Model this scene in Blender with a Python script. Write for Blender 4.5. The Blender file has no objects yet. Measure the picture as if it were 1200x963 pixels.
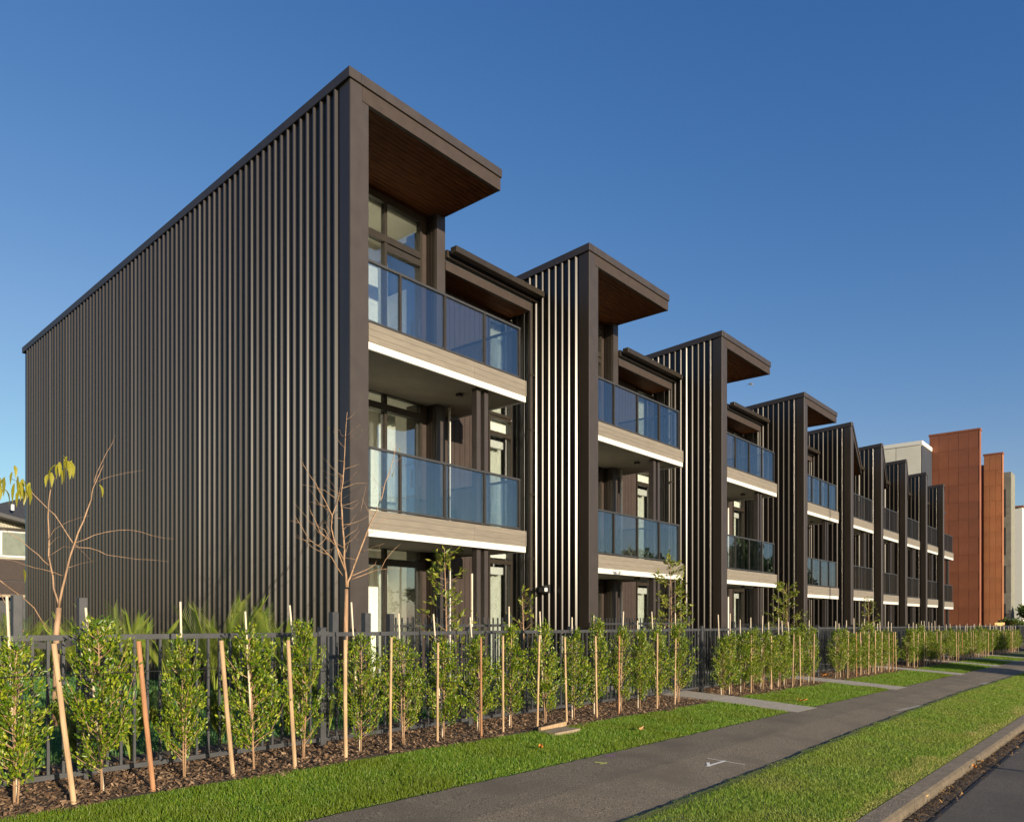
import bpy, math, random
import numpy as np
from mathutils import Vector, Matrix
R = math.radians
random.seed(7); rng = np.random.default_rng(7)
SC = bpy.context.scene
COL = SC.collection

# ------------------------------------------------------------------ camera
E = 1.40                                   # eye height (m); all heights below are worked out from it
cam = bpy.data.cameras.new('camera')
cam.lens = 892 / 1200 * 36; cam.sensor_width = 36
cam.shift_y = 243.5 / 1200; cam.clip_end = 3000; cam.clip_start = 0.1
co = bpy.data.objects.new('camera', cam); COL.objects.link(co)
co.location = (0, 0, E); co.rotation_euler = (R(90), 0, R(40.4 - 90)); SC.camera = co

# ------------------------------------------------------------------ light
SUN_EL = 11.0; SUN_OFF = 11.5               # sun stands a few degrees off the facade's normal, towards -X
w = bpy.data.worlds.new('World'); SC.world = w; w.use_nodes = True
nt = w.node_tree; bg = nt.nodes['Background']
sky = nt.nodes.new('ShaderNodeTexSky'); sky.sky_type = 'NISHITA'; sky.sun_disc = False
sky.sun_elevation = R(SUN_EL); sky.sun_rotation = R(180 + SUN_OFF)
sky.air_density = 1.0; sky.dust_density = 0.5; sky.ozone_density = 4.0; sky.altitude = 0
sep = nt.nodes.new('ShaderNodeSeparateColor'); cmb = nt.nodes.new('ShaderNodeCombineColor'); nt.links.new(sky.outputs[0], sep.inputs[0])
for ci, (pw, kk) in enumerate(((1.6, 1.205), (1.1, .95), (.75, 1.383))):      # film response of the blue sky, the whole dome alike
    pn = nt.nodes.new('ShaderNodeMath'); pn.operation = 'POWER'; pn.inputs[1].default_value = pw; mn = nt.nodes.new('ShaderNodeMath'); mn.operation = 'MULTIPLY'; mn.inputs[1].default_value = kk
    nt.links.new(sep.outputs[ci], pn.inputs[0]); nt.links.new(pn.outputs[0], mn.inputs[0])
    lim = nt.nodes.new('ShaderNodeMath'); lim.operation = 'MULTIPLY'; lim.inputs[1].default_value = (1.25, 1.1, .9)[ci]; nt.links.new(sep.outputs[ci], lim.inputs[0])
    mm = nt.nodes.new('ShaderNodeMath'); mm.operation = 'MAXIMUM' if ci == 2 else 'MINIMUM'; nt.links.new(mn.outputs[0], mm.inputs[0]); nt.links.new(lim.outputs[0], mm.inputs[1]); nt.links.new(mm.outputs[0], cmb.inputs[ci])
nt.links.new(cmb.outputs[0], bg.inputs[0]); bg.inputs[1].default_value = 0.09
sl = bpy.data.lights.new('sun', 'SUN'); sl.energy = 5.0; sl.angle = R(0.53); sl.color = (1.0, 0.84, 0.62)
so = bpy.data.objects.new('sun', sl); COL.objects.link(so)
ts = Vector((-math.sin(R(SUN_OFF)) * math.cos(R(SUN_EL)), -math.cos(R(SUN_OFF)) * math.cos(R(SUN_EL)), math.sin(R(SUN_EL))))
so.rotation_euler = ts.to_track_quat('Z', 'Y').to_euler(); so.location = (-10, -30, 30)
SC.view_settings.view_transform = 'Standard'; SC.view_settings.look = 'None'
SC.view_settings.exposure = 0.85; SC.view_settings.gamma = 1.0

# ------------------------------------------------------------------ pixel -> place helpers
CA, SA = math.cos(R(40.4)), math.sin(R(40.4))
def ratio(px):
    u = (px - 600) / 892
    return (CA + SA * u) / (SA - CA * u)
def at(px, py, Y):
    X = ratio(px) * Y
    return Vector((X, Y, E + (725 - py) * (CA * X + SA * Y) / 892))
def ss(t): t = min(max(t, 0), 1); return t
def gdrop(X): return 0.010 * min(max(X, -25), 60)
PROF = [(-300, 1.55), (-9, 1.36), (-6.7, 1.38), (-6.69, 1.465), (-2.6, 1.42), (1.5, 1.487), (1.51, 1.40), (1.70, 1.405), (2.85, 1.335), (4.15, 1.275), (5.45, 1.20), (6.3, 1.16), (9, 1.16), (300, 1.3)]
def GZ(X, Y):
    for (y0, h0), (y1, h1) in zip(PROF, PROF[1:]):
        if Y <= y1:
            h = h0 + (h1 - h0) * (Y - y0) / (y1 - y0); break
    else: h = PROF[-1][1]
    return E - h - gdrop(X)

# ------------------------------------------------------------------ materials
def mat(name, col=(.5, .5, .5), rough=.6, metal=0.0, spec=.5):
    m = bpy.data.materials.new(name); m.use_nodes = True
    b = m.node_tree.nodes['Principled BSDF']
    b.inputs['Base Color'].default_value = (*col, 1); b.inputs['Roughness'].default_value = rough
    b.inputs['Metallic'].default_value = metal; b.inputs['Specular IOR Level'].default_value = spec
    return m
def N(m, t, **k):
    n = m.node_tree.nodes.new(t)
    for a, v in k.items(): setattr(n, a, v)
    return n
def L(m, a, b): m.node_tree.links.new(a, b)
def noisy(name, c1, c2, scale=8, rough=.7, bump=0.0, bscale=None, stretch=None, metal=0, spec=.5, detail=6, c3=None, scale3=1.0, lo=.35, hi=.65, randobj=0.0, coord='Object', rvar=0.0):
    m = mat(name, c1, rough, metal, spec); b = m.node_tree.nodes['Principled BSDF']
    tc = N(m, 'ShaderNodeTexCoord'); mp = N(m, 'ShaderNodeMapping'); L(m, tc.outputs[coord], mp.inputs[0])
    if stretch: mp.inputs['Scale'].default_value = stretch
    nz = N(m, 'ShaderNodeTexNoise'); nz.inputs['Scale'].default_value = scale; nz.inputs['Detail'].default_value = detail
    L(m, mp.outputs[0], nz.inputs['Vector'])
    cr = N(m, 'ShaderNodeValToRGB'); cr.color_ramp.elements[0].position = lo; cr.color_ramp.elements[1].position = hi
    cr.color_ramp.elements[0].color = (*c1, 1); cr.color_ramp.elements[1].color = (*c2, 1)
    L(m, nz.outputs[0], cr.inputs[0]); out = cr.outputs[0]
    if c3:
        n3 = N(m, 'ShaderNodeTexNoise'); n3.inputs['Scale'].default_value = scale3; n3.inputs['Detail'].default_value = 3
        L(m, tc.outputs[coord], n3.inputs['Vector'])
        r3 = N(m, 'ShaderNodeValToRGB'); r3.color_ramp.elements[0].position = .45; r3.color_ramp.elements[1].position = .7
        L(m, n3.outputs[0], r3.inputs[0])
        mx = N(m, 'ShaderNodeMix', data_type='RGBA'); L(m, r3.outputs[0], mx.inputs[0]); L(m, out, mx.inputs[6]); mx.inputs[7].default_value = (*c3, 1)
        out = mx.outputs[2]
    if randobj:
        oi = N(m, 'ShaderNodeObjectInfo'); mr = N(m, 'ShaderNodeMapRange'); mr.inputs[3].default_value = 1 - randobj; mr.inputs[4].default_value = 1 + randobj
        L(m, oi.outputs['Random'], mr.inputs[0]); hs = N(m, 'ShaderNodeHueSaturation'); L(m, mr.outputs[0], hs.inputs['Value']); L(m, out, hs.inputs['Color']); out = hs.outputs[0]
    L(m, out, b.inputs['Base Color'])
    if rvar:
        rr = N(m, 'ShaderNodeMapRange'); rr.inputs[3].default_value = rough - rvar; rr.inputs[4].default_value = rough + rvar
        L(m, nz.outputs[0], rr.inputs[0]); L(m, rr.outputs[0], b.inputs['Roughness'])
    if bump:
        n2 = N(m, 'ShaderNodeTexNoise'); n2.inputs['Scale'].default_value = bscale or scale * 3; n2.inputs['Detail'].default_value = 4
        L(m, mp.outputs[0], n2.inputs['Vector'])
        bp = N(m, 'ShaderNodeBump'); bp.inputs['Strength'].default_value = bump; bp.inputs['Distance'].default_value = .02
        L(m, n2.outputs[0], bp.inputs['Height']); L(m, bp.outputs[0], b.inputs['Normal'])
    return m
def leafmat(name, c1, c2, c3, transl=.35, rough=.4, patch=None, pscale=1.3):
    m = mat(name, c1, rough); b = m.node_tree.nodes['Principled BSDF']
    g = N(m, 'ShaderNodeNewGeometry'); cr = N(m, 'ShaderNodeValToRGB')
    e = cr.color_ramp.elements; e[0].color = (*c1, 1); e[1].color = (*c3, 1); k = e.new(.55); k.color = (*c2, 1)
    out = cr.outputs[0]
    if patch:
        nz = N(m, 'ShaderNodeTexNoise'); nz.inputs['Scale'].default_value = pscale; nz.inputs['Detail'].default_value = 5; L(m, g.outputs['Position'], nz.inputs['Vector'])
        mr = N(m, 'ShaderNodeMapRange'); mr.inputs[1].default_value = .45; mr.inputs[2].default_value = .68; L(m, nz.outputs[0], mr.inputs[0])
        mx = N(m, 'ShaderNodeMix', data_type='RGBA'); L(m, mr.outputs[0], mx.inputs[0]); L(m, out, mx.inputs[6]); mx.inputs[7].default_value = (*patch, 1); out = mx.outputs[2]
    L(m, g.outputs['Random Per Island'], cr.inputs[0]); L(m, out, b.inputs['Base Color'])
    tr = N(m, 'ShaderNodeBsdfTranslucent'); L(m, out, tr.inputs[0])
    mx = N(m, 'ShaderNodeMixShader'); mx.inputs[0].default_value = transl
    L(m, b.outputs[0], mx.inputs[1]); L(m, tr.outputs[0], mx.inputs[2]); L(m, mx.outputs[0], m.node_tree.nodes['Material Output'].inputs[0])
    return m
def glassmat(name, tint, base, top, rough=0.0, refl=(1, 1, 1)):
    m = bpy.data.materials.new(name); m.use_nodes = True; nt = m.node_tree; nt.nodes.remove(nt.nodes['Principled BSDF'])
    t = N(m, 'ShaderNodeBsdfTransparent'); t.inputs[0].default_value = (*tint, 1)
    g = N(m, 'ShaderNodeBsdfGlossy'); g.inputs['Roughness'].default_value = rough; g.inputs[0].default_value = (*refl, 1)
    f = N(m, 'ShaderNodeFresnel'); f.inputs[0].default_value = 1.5
    mr = N(m, 'ShaderNodeMapRange'); mr.inputs[1].default_value = 0.04; mr.inputs[2].default_value = 0.6; mr.inputs[3].default_value = base; mr.inputs[4].default_value = top
    L(m, f.outputs[0], mr.inputs[0]); mx = N(m, 'ShaderNodeMixShader'); L(m, mr.outputs[0], mx.inputs[0]); L(m, t.outputs[0], mx.inputs[1]); L(m, g.outputs[0], mx.inputs[2])
    L(m, mx.outputs[0], nt.nodes['Material Output'].inputs[0])
    return m

M = {}
M['steel'] = noisy('dark brown coated steel', (0.0260, 0.0210, 0.0168), (0.0319, 0.0260, 0.0210), 3, rough=.30, rvar=.05, bump=.03, bscale=9, spec=.42, stretch=(1, 1, .15))
M['steel_flat'] = noisy('brown folded steel trim', (0.0287, 0.0227, 0.0209), (0.0340, 0.0272, 0.0247), 4, rough=.5, rvar=.05, bump=.03, bscale=14)
M['clad'] = noisy('brown fibre cladding', (0.0336, 0.0252, 0.0227), (0.0403, 0.0302, 0.0269), 6, rough=.65, spec=.25, bump=.05)
M['frame'] = noisy('bronze aluminium frame', (0.0200, 0.0164, 0.0128), (0.0257, 0.0207, 0.0164), 5, rough=.42, spec=.35)
M['black'] = noisy('black powder coated steel', (.022, .023, .026), (.032, .033, .036), 8, rough=.5)
M['fence'] = noisy('charcoal powder coated steel', (.030, .032, .037), (.042, .044, .050), 8, rough=.5, bump=.02)
M['timber'] = noisy('pale brown weatherboard', (0.1317, 0.1157, 0.0941), (0.1716, 0.1507, 0.1218), 3, rough=.7, stretch=(1.2, 8, 22), bump=.10, bscale=4, randobj=.06)
M['white'] = noisy('white painted edge', (0.5544, 0.5460, 0.5208), (0.5040, 0.4956, 0.4704), 2, rough=.5)
M['soffit'] = noisy('dark stained cedar', (.046, .0135, .0035), (.095, .031, .008), 3, rough=.75, spec=.1, stretch=(1.2, 14, 1), bump=.15, bscale=6)
M['undersoffit'] = noisy('grey beige painted soffit', (0.1680, 0.1470, 0.1134), (0.1932, 0.1680, 0.1302), 3, rough=.8)
M['room'] = noisy('off white plaster', (.76, .74, .67), (.80, .78, .71), 2, rough=.9)
M['room_floor'] = noisy('light oak floor', (.28, .2, .13), (.34, .25, .17), 4, rough=.5)
M['curtain'] = noisy('cream curtain', (.44, .45, .39), (.52, .52, .46), 6, rough=.9)
M['pane'] = glassmat('window glass', (.93, .96, .96), .02, .5)
M['rail_glass'] = glassmat('blue grey balustrade glass', (.80, .84, .87), .012, .42, refl=(.95, .98, 1))
M['asphalt'] = noisy('asphalt', (0.0572, 0.0493, 0.0396), (0.1672, 0.1452, 0.1144), 75, rough=.85, bump=.5, bscale=180, detail=3, c3=(0.0704, 0.0616, 0.0510), scale3=.9)
M['path'] = noisy('asphalt footpath', (0.0439, 0.0369, 0.0277), (0.2953, 0.2428, 0.1684), 120, rough=.9, bump=.2, bscale=200, detail=2, c3=(0.1078, 0.0893, 0.0643), scale3=1.6, lo=.40, hi=.64)
M['concrete'] = noisy('pale concrete', (.28, .255, .21), (.37, .335, .28), 12, rough=.9, bump=.2, bscale=90, c3=(.33, .30, .26), scale3=2)
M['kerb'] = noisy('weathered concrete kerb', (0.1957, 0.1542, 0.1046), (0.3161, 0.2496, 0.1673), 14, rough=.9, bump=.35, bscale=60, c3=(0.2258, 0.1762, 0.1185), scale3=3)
M['kerb_face_dim'] = noisy('grimy concrete kerb face', (0.0822, 0.0648, 0.0439), (0.1328, 0.1048, 0.0703), 14, rough=.9, bump=.35, bscale=60, c3=(0.0948, 0.0740, 0.0498), scale3=3)  # kerb concrete coloured darker to tone down direct sun on the front
M['soil'] = noisy('dark soil', (.045, .032, .022), (.09, .06, .04), 30, rough=1, bump=.8, bscale=60)
M['turf'] = noisy('turf ground', (.045, .07, .014), (.085, .115, .022), 20, rough=1, bump=.8, bscale=90, c3=(.10, .11, .03), scale3=2)
M['far_ground'] = noisy('grass ground', (.05, .075, .02), (.09, .11, .035), 1.5, rough=1, bump=.5)
M['grass'] = leafmat('grass blades', (0.0750, 0.1770, 0.0110), (0.1375, 0.2596, 0.0154), (0.2750, 0.3304, 0.0385), .4, .5, patch=(0.1500, 0.2124, 0.0132))
M['grass_dry'] = leafmat('verge grass blades', (0.1023, 0.2060, 0.0160), (0.1767, 0.2935, 0.0240), (0.3348, 0.3811, 0.0600), .4, .55, patch=(0.2418, 0.2884, 0.0450))
M['lawn_dark'] = leafmat('lawn blades', (0.0480, 0.1440, 0.0400), (0.0720, 0.1920, 0.0560), (0.1280, 0.2400, 0.0640), .3, .6)
M['leaf'] = leafmat('hedge leaves', (.045, .11, .007), (.12, .20, .012), (.38, .42, .028), .40, .36)
M['leaf2'] = leafmat('young tree leaves', (0.0805, 0.1380, 0.0115), (0.1840, 0.2300, 0.0230), (0.3220, 0.2990, 0.0345), .4, .4)
M['palm'] = leafmat('palm fronds', (.14, .21, .03), (.24, .31, .05), (.38, .40, .09), .35, .4)
M['autumn'] = leafmat('turning leaves', (.13, .22, .015), (.30, .30, .03), (.48, .28, .05), .4, .4)
M['far_leaf'] = leafmat('distant tree leaves', (.04, .08, .015), (.07, .13, .022), (.13, .18, .035), .2, .6)
M['chips'] = leafmat('bark chips', (0.0750, 0.0413, 0.0225), (0.1650, 0.0975, 0.0525), (0.3150, 0.2100, 0.1275), 0.0, .9)
M['litter'] = leafmat('dead leaves', (.035, .024, .013), (.08, .048, .02), (.34, .19, .06), .1, .8)
M['bark'] = noisy('young bark', (0.2288, 0.1364, 0.0748), (0.3696, 0.2376, 0.1408), 18, rough=.8, stretch=(1, 1, .3), bump=.3)
M['bark_red'] = noisy('red brown bark', (0.1980, 0.1235, 0.0750), (0.3420, 0.2185, 0.1300), 14, rough=.7, stretch=(1, 1, .3), bump=.3)
M['stake'] = noisy('pine stake', (.27, .18, .10), (.42, .29, .17), 6, rough=.8, stretch=(6, 6, .7), bump=.2, randobj=.2)
M['stake_red'] = noisy('red brown hardwood stake', (.24, .115, .055), (.34, .17, .08), 6, rough=.8, stretch=(6, 6, .7), bump=.2, randobj=.15)
M['cane'] = noisy('bleached bamboo cane', (0.4400, 0.3696, 0.2728), (0.5632, 0.4840, 0.3696), 9, rough=.6)
M['rubber'] = mat('black rubber', (.012, .012, .013), .7)
M['orange1'] = noisy('terracotta panel', (.20, .064, .026), (.235, .077, .032), 1.5, rough=.6, randobj=.07)
M['orange2'] = noisy('orange panel', (0.2816, 0.1100, 0.0396), (0.3344, 0.1320, 0.0484), 1.5, rough=.6, randobj=.07)
M['pink'] = mat('dusky red panel', (.22, .08, .07), .6)
M['beige'] = noisy('beige precast', (.62, .59, .48), (.70, .67, .55), .8, rough=.8)
M['bluegrey'] = noisy('blue grey cladding', (.03, .045, .065), (.038, .055, .078), 1, rough=.35)
M['greenstone'] = noisy('olive grey precast', (.15, .15, .125), (.19, .19, .155), 2, rough=.8)
M['cream'] = mat('cream render', (.72, .70, .62), .8)
M['darkroof'] = noisy('dark slate roof', (.03, .03, .033), (.05, .05, .052), 5, rough=.7)
M['houseboard'] = noisy('white weatherboard', (0.2800, 0.2695, 0.2170), (0.3220, 0.3080, 0.2520), 3, rough=.7)
M['paint_white'] = mat('white survey paint', (.75, .74, .70), .8)
M['paint_yellow'] = mat('yellow green paint', (.55, .62, .15), .8)
M['paint_purple'] = mat('purple paint', (.35, .10, .45), .8)
M['birdm'] = mat('gull feathers', (.16, .155, .15), .8)
M['wood_fence'] = noisy('new pine paling', (.50, .28, .10), (.60, .36, .14), 4, rough=.8, stretch=(8, 8, 1))
M['lampglass'] = mat('lamp lens', (.7, .7, .66), .3)

# ------------------------------------------------------------------ mesh builder
class MB:
    def __init__(s): s.v = []; s.f = []
    def box(s, x0, x1, y0, y1, z0, z1):
        n = len(s.v); s.v += [(x, y, z) for z in (z0, z1) for (x, y) in ((x0, y0), (x1, y0), (x1, y1), (x0, y1))]
        s.f += [tuple(n + i for i in q) for q in ((3, 2, 1, 0), (4, 5, 6, 7), (0, 1, 5, 4), (1, 2, 6, 5), (2, 3, 7, 6), (3, 0, 4, 7))]; return s
    def hexa(s, pts):          # 8 points: bottom ring (ccw from above) then top ring
        n = len(s.v); s.v += [tuple(p) for p in pts]
        s.f += [tuple(n + i for i in q) for q in ((3, 2, 1, 0), (4, 5, 6, 7), (0, 1, 5, 4), (1, 2, 6, 5), (2, 3, 7, 6), (3, 0, 4, 7))]; return s
    def quad(s, *p):
        n = len(s.v); s.v += [tuple(q) for q in p]; s.f.append(tuple(range(n, n + len(p)))); return s
    def tube(s, pts, rad, k=6, cap=True):
        pts = [Vector(p) for p in pts]; rings = []
        if not isinstance(rad, (list, tuple)): rad = [rad] * len(pts)
        for i, p in enumerate(pts):
            d = (pts[min(i + 1, len(pts) - 1)] - pts[max(i - 1, 0)])
            if d.length < 1e-9: d = Vector((0, 0, 1))
            d.normalize(); a = d.cross(Vector((.13, .31, .94)) if abs(d.z) < .9 else Vector((1, .1, 0))).normalized(); b = d.cross(a)
            n = len(s.v)
            for j in range(k):
                t = 2 * math.pi * j / k; s.v.append(tuple(p + (a * math.cos(t) + b * math.sin(t)) * rad[i]))
            rings.append(n)
        for r0, r1 in zip(rings, rings[1:]):
            for j in range(k): s.f.append((r0 + j, r0 + (j + 1) % k, r1 + (j + 1) % k, r1 + j))
        if cap: s.f.append(tuple(rings[0] + j for j in range(k))[::-1]); s.f.append(tuple(rings[-1] + j for j in range(k)))
        return s
    def mesh(s, name, m, smooth=False):
        me = bpy.data.meshes.new(name); me.from_pydata(s.v, [], s.f); me.materials.append(m)
        if smooth: me.shade_smooth()
        me.update(); return me
    def build(s, name, m, parent=None, loc=None, smooth=False, bevel=0):
        o = bpy.data.objects.new(name, s.mesh(name, m, smooth)); COL.objects.link(o)
        if parent: o.parent = parent
        if loc is not None: o.location = loc
        if bevel:
            b = o.modifiers.new('bevel', 'BEVEL'); b.width = bevel; b.segments = 1; b.limit_method = 'ANGLE'
        return o
def inst(name, me, parent=None, loc=(0, 0, 0), rot=(0, 0, 0), scale=(1, 1, 1)):
    o = bpy.data.objects.new(name, me); COL.objects.link(o); o.location = loc; o.rotation_euler = rot; o.scale = scale
    if parent: o.parent = parent
    return o
def tag(o, label=None, cat=None, group=None, kind=None):
    if label: o['label'] = label
    if cat: o['category'] = cat
    if group: o['group'] = group
    if kind: o['kind'] = kind
    return o
def thing(name, loc, label, cat, group=None, rz=0):
    o = bpy.data.objects.new(name, None); COL.objects.link(o); o.location = loc; o.rotation_euler = (0, 0, rz); o.empty_display_size = .2
    return tag(o, label, cat, group)
def soup(name, V, F, m):       # numpy verts (n,3), faces (k,3 or 4)
    me = bpy.data.meshes.new(name); nv, (nf, k) = len(V), F.shape
    me.vertices.add(nv); me.vertices.foreach_set('co', V.astype(np.float32).ravel())
    me.loops.add(nf * k); me.loops.foreach_set('vertex_index', F.astype(np.int32).ravel())
    me.polygons.add(nf); me.polygons.foreach_set('loop_start', np.arange(0, nf * k, k, dtype=np.int32)); me.polygons.foreach_set('loop_total', np.full(nf, k, dtype=np.int32))
    me.materials.append(m); me.update(calc_edges=True); me.validate(); return me
ORD = ['first', 'second', 'third', 'fourth', 'fifth', 'sixth', 'seventh', 'eighth', 'ninth', 'tenth', 'eleventh', 'twelfth', 'thirteenth', 'fourteenth', 'fifteenth', 'sixteenth', 'seventeenth', 'eighteenth', 'nineteenth', 'twentieth', 'twenty-first', 'twenty-second', 'twenty-third', 'twenty-fourth', 'twenty-fifth', 'twenty-sixth', 'twenty-seventh', 'twenty-eighth', 'twenty-ninth', 'thirtieth', 'thirty-first', 'thirty-second', 'thirty-third', 'thirty-fourth']

# ------------------------------------------------------------------ the ground, in strips
XB = [-300, -25, 0, 5, 10, 15, 20, 30, 40, 60, 500]
def strip(name, ys, m, x0=-300, x1=500, lift=0.0):
    xs = [x0] + [x for x in XB if x0 < x < x1] + [x1]; mb = MB()
    for i, x in enumerate(xs):
        for y in ys: mb.v.append((x, y, GZ(x, y) + lift))
    k = len(ys)
    for i in range(len(xs) - 1):
        for j in range(k - 1): a = i * k + j; mb.f.append((a, a + k, a + k + 1, a + 1))
    return tag(mb.build(name, m), kind='structure')
strip('road', [-6.69, -2.6, 1.335], M['asphalt'])
strip('gutter', [1.335, 1.498], M['soil'])

strip('lawn', [4.16, 5.45], M['turf'], lift=-.008)
strip('garden_bed', [5.45, 6.3, 6.9], M['soil'], lift=-.010)
strip('garden_lawn', [6.9, 9, 300], M['far_ground'], lift=-.012)
strip('far_verge', [-300, -9, -6.86], M['far_ground'])
# footpath with its slightly wandering street edge, a slab 20 mm proud
mb = MB(); E0 = [(-60, 2.78), (0, 2.78), (4.3, 2.81), (7.3, 2.88), (10.3, 3.0), (14, 3.08), (18.5, 3.15), (30, 3.1), (90, 3.1), (300, 3.1)]
fx = []
for (xa, ya), (xb, yb) in zip(E0, E0[1:]):
    n = 40 if 0 <= xa < 20 else 4
    for i in range(n): t = i / n; fx.append((xa + (xb - xa) * t, ya + (yb - ya) * t + (random.uniform(-.012, .012) if n > 4 else 0)))
fx.append(E0[-1])
for x, y in fx:
    yl = 4.16 + random.uniform(-.012, .012)
    mb.v += [(x, y + .002, GZ(x, y) - .05), (x, y, GZ(x, y) - .020), (x, (y + yl) / 2, GZ(x, 3.5) + .014), (x, yl, GZ(x, 4.15) + .010), (x, yl + .002, GZ(x, 4.15) - .05)]
for i in range(len(fx) - 1):
    for j in range(4): a = i * 5 + j; mb.f.append((a, a + 5, a + 6, a + 1))
fp = tag(mb.build('footpath', M['path']), kind='structure')
def path_edge(X):
    for (xa, ya), (xb, yb) in zip(E0, E0[1:]):
        if X <= xb: return ya + (yb - ya) * (X - xa) / (xb - xa)
    return 3.1
mb = MB()
for x, y in fx: mb.v += [(x, 1.68, GZ(x, 1.68) - .008), (x, y - .03, GZ(x, y) - .001), (x, y - .008, GZ(x, y) - .06)]
for i in range(len(fx) - 1):
    for j in range(2): a = i * 3 + j; mb.f.append((a, a + 3, a + 4, a + 1))
tag(mb.build('verge', M['turf']), kind='structure')
# kerb: separate cast lengths
kr = thing('kerb', (0, 1.6, GZ(0, 1.6)), None, None); kr['kind'] = 'structure'
x = -8.85
while x < 100:
    if x > 60: ln = 10.4
    else: ln = 2.61
    x1 = x + ln - .012; mb = MB()
    def prof(X): z = GZ(X, 1.6); return [(X, 1.50, z - .20), (X, 1.68, z - .20), (X, 1.68, z - .004), (X, 1.535, z), (X, 1.512, z - .02)]
    a, b = prof(x), prof(x1); n = 5; mb.v += a + b
    for j in range(n): mb.f.append((j, (j + 1) % n, n + (j + 1) % n, n + j)[::-1])
    mb.f += [tuple(range(n)), tuple(range(n, 2 * n))[::-1]]
    o = mb.build('kerb_stone', M['kerb'], kr); o.data.materials.append(M['kerb_face_dim']); o.data.polygons[4].material_index = 1; o.data.polygons[3].material_index = 1; o.location = (0, -1.6, -GZ(0, 1.6)); x += ln
mb = MB(); mb.hexa([(-60, -6.86, GZ(-60, -6.86) - .2), (300, -6.86, GZ(300, -6.86) - .2), (300, -6.69, GZ(300, -6.7) - .2), (-60, -6.69, GZ(-60, -6.7) - .2), (-60, -6.86, GZ(-25, -6.86) + .1), (300, -6.86, GZ(300, -6.86) + .1), (300, -6.69, GZ(300, -6.7) + .1), (-60, -6.69, GZ(-25, -6.7) + .1)])
tag(mb.build('opposite_kerb', M['kerb']), kind='structure')
strip('edge_channel', [1.315, 1.345], M['rubber'], lift=.004)
# concrete entry paths
ENTRY = [(11.35, 12.2), (16.9, 17.75), (23.4, 24.2), (29.6, 30.4), (34.0, 34.8), (38.1, 38.9)]
for i, (a, b) in enumerate(ENTRY):
    mb = MB(); pts = []
    for dz in (-.06, .016):
        for (X, Y) in ((a, 4.10), (b, 4.10), (b, 9.0), (a, 9.0)): pts.append((X, Y, GZ(X, min(Y, 6.3)) + dz))
    mid = [(a, 6.2, GZ(a, 6.2)), (b, 6.2, GZ(b, 6.2))]
    mb.hexa([(a, 4.1, GZ(a, 4.1) - .06), (b, 4.1, GZ(b, 4.1) - .06), (b, 5.45, GZ(b, 5.45) - .06), (a, 5.45, GZ(a, 5.45) - .06), (a, 4.1, GZ(a, 4.1) + .011), (b, 4.1, GZ(b, 4.1) + .011), (b, 5.45, GZ(b, 5.45) + .02), (a, 5.45, GZ(a, 5.45) + .02)])
    mb.hexa([(a, 5.455, GZ(a, 5.455) - .06), (b, 5.455, GZ(b, 5.455) - .06), (b, 6.3, GZ(b, 6.3) - .06), (a, 6.3, GZ(a, 6.3) - .06), (a, 5.455, GZ(a, 5.455) + .02), (b, 5.455, GZ(b, 5.455) + .02), (b, 6.3, GZ(b, 6.3) + .02), (a, 6.3, GZ(a, 6.3) + .02)])
    mb.hexa([(a, 6.305, GZ(a, 6.305) - .06), (b, 6.305, GZ(b, 6.305) - .06), (b, 9, GZ(b, 9) - .06), (a, 9, GZ(a, 9) - .06), (a, 6.305, GZ(a, 6.305) + .02), (b, 6.305, GZ(b, 6.305) + .02), (b, 9, GZ(b, 9) + .02), (a, 9, GZ(a, 9) + .02)])
    tag(mb.build('entry_path', M['concrete']), kind='structure')

# ------------------------------------------------------------------ townhouses
XK = [6.94, 13.04, 19.30, 25.53, 30.57, 34.73, 38.77, 42.84, 46.82, 50.8]
DZ = [0, -.27, -.27, -.51, -.51, -.59, -.62, -.62, -.68]
RIBD = .050
rb = MB(); rb.quad((0, -.044, 0), (-RIBD, -.014, 0), (-RIBD, -.014, 1), (0, -.044, 1)); rb.quad((-RIBD, -.014, 0), (-RIBD, .014, 0), (-RIBD, .014, 1), (-RIBD, -.014, 1))
rb.quad((-RIBD, .014, 0), (0, .044, 0), (0, .044, 1), (-RIBD, .014, 1)); rb.quad((0, -.044, 1), (-RIBD, -.014, 1), (-RIBD, .014, 1), (0, .044, 1)); rb.quad((0, .044, 0), (-RIBD, .014, 0), (-RIBD, -.014, 0), (0, -.044, 0))
RIB = rb.mesh('rib', M['steel'])
def wavy(x0, x1, y, z0, z1, n):
    mb = MB(); k = n * 4
    for i in range(k + 1):
        X = x0 + (x1 - x0) * i / k; yy = y + .035 * math.sin(i / 4 * 2 * math.pi)
        mb.v += [(X, yy, z0), (X, yy, z1)]
    for i in range(k): a = 2 * i; mb.f.append((a, a + 2, a + 3, a + 1))
    return mb
LAB = ['nearest dark brown townhouse, its long ribbed side wall facing the camera', 'second townhouse in the row, with a security light on its ribbed side wall',
       'third townhouse in the row, the bird flying past its canopy', 'fourth townhouse, last of those with a flat canopy and glass balustrades',
       'fifth townhouse, first with a raked gable edge and barred balconies', 'sixth townhouse, second with raked gable edge and barred balconies',
       'seventh townhouse in the row, third with barred balconies', 'eighth townhouse, last but one before the terracotta block', 'ninth and farthest dark townhouse, its balconies standing against the terracotta wall']
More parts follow.
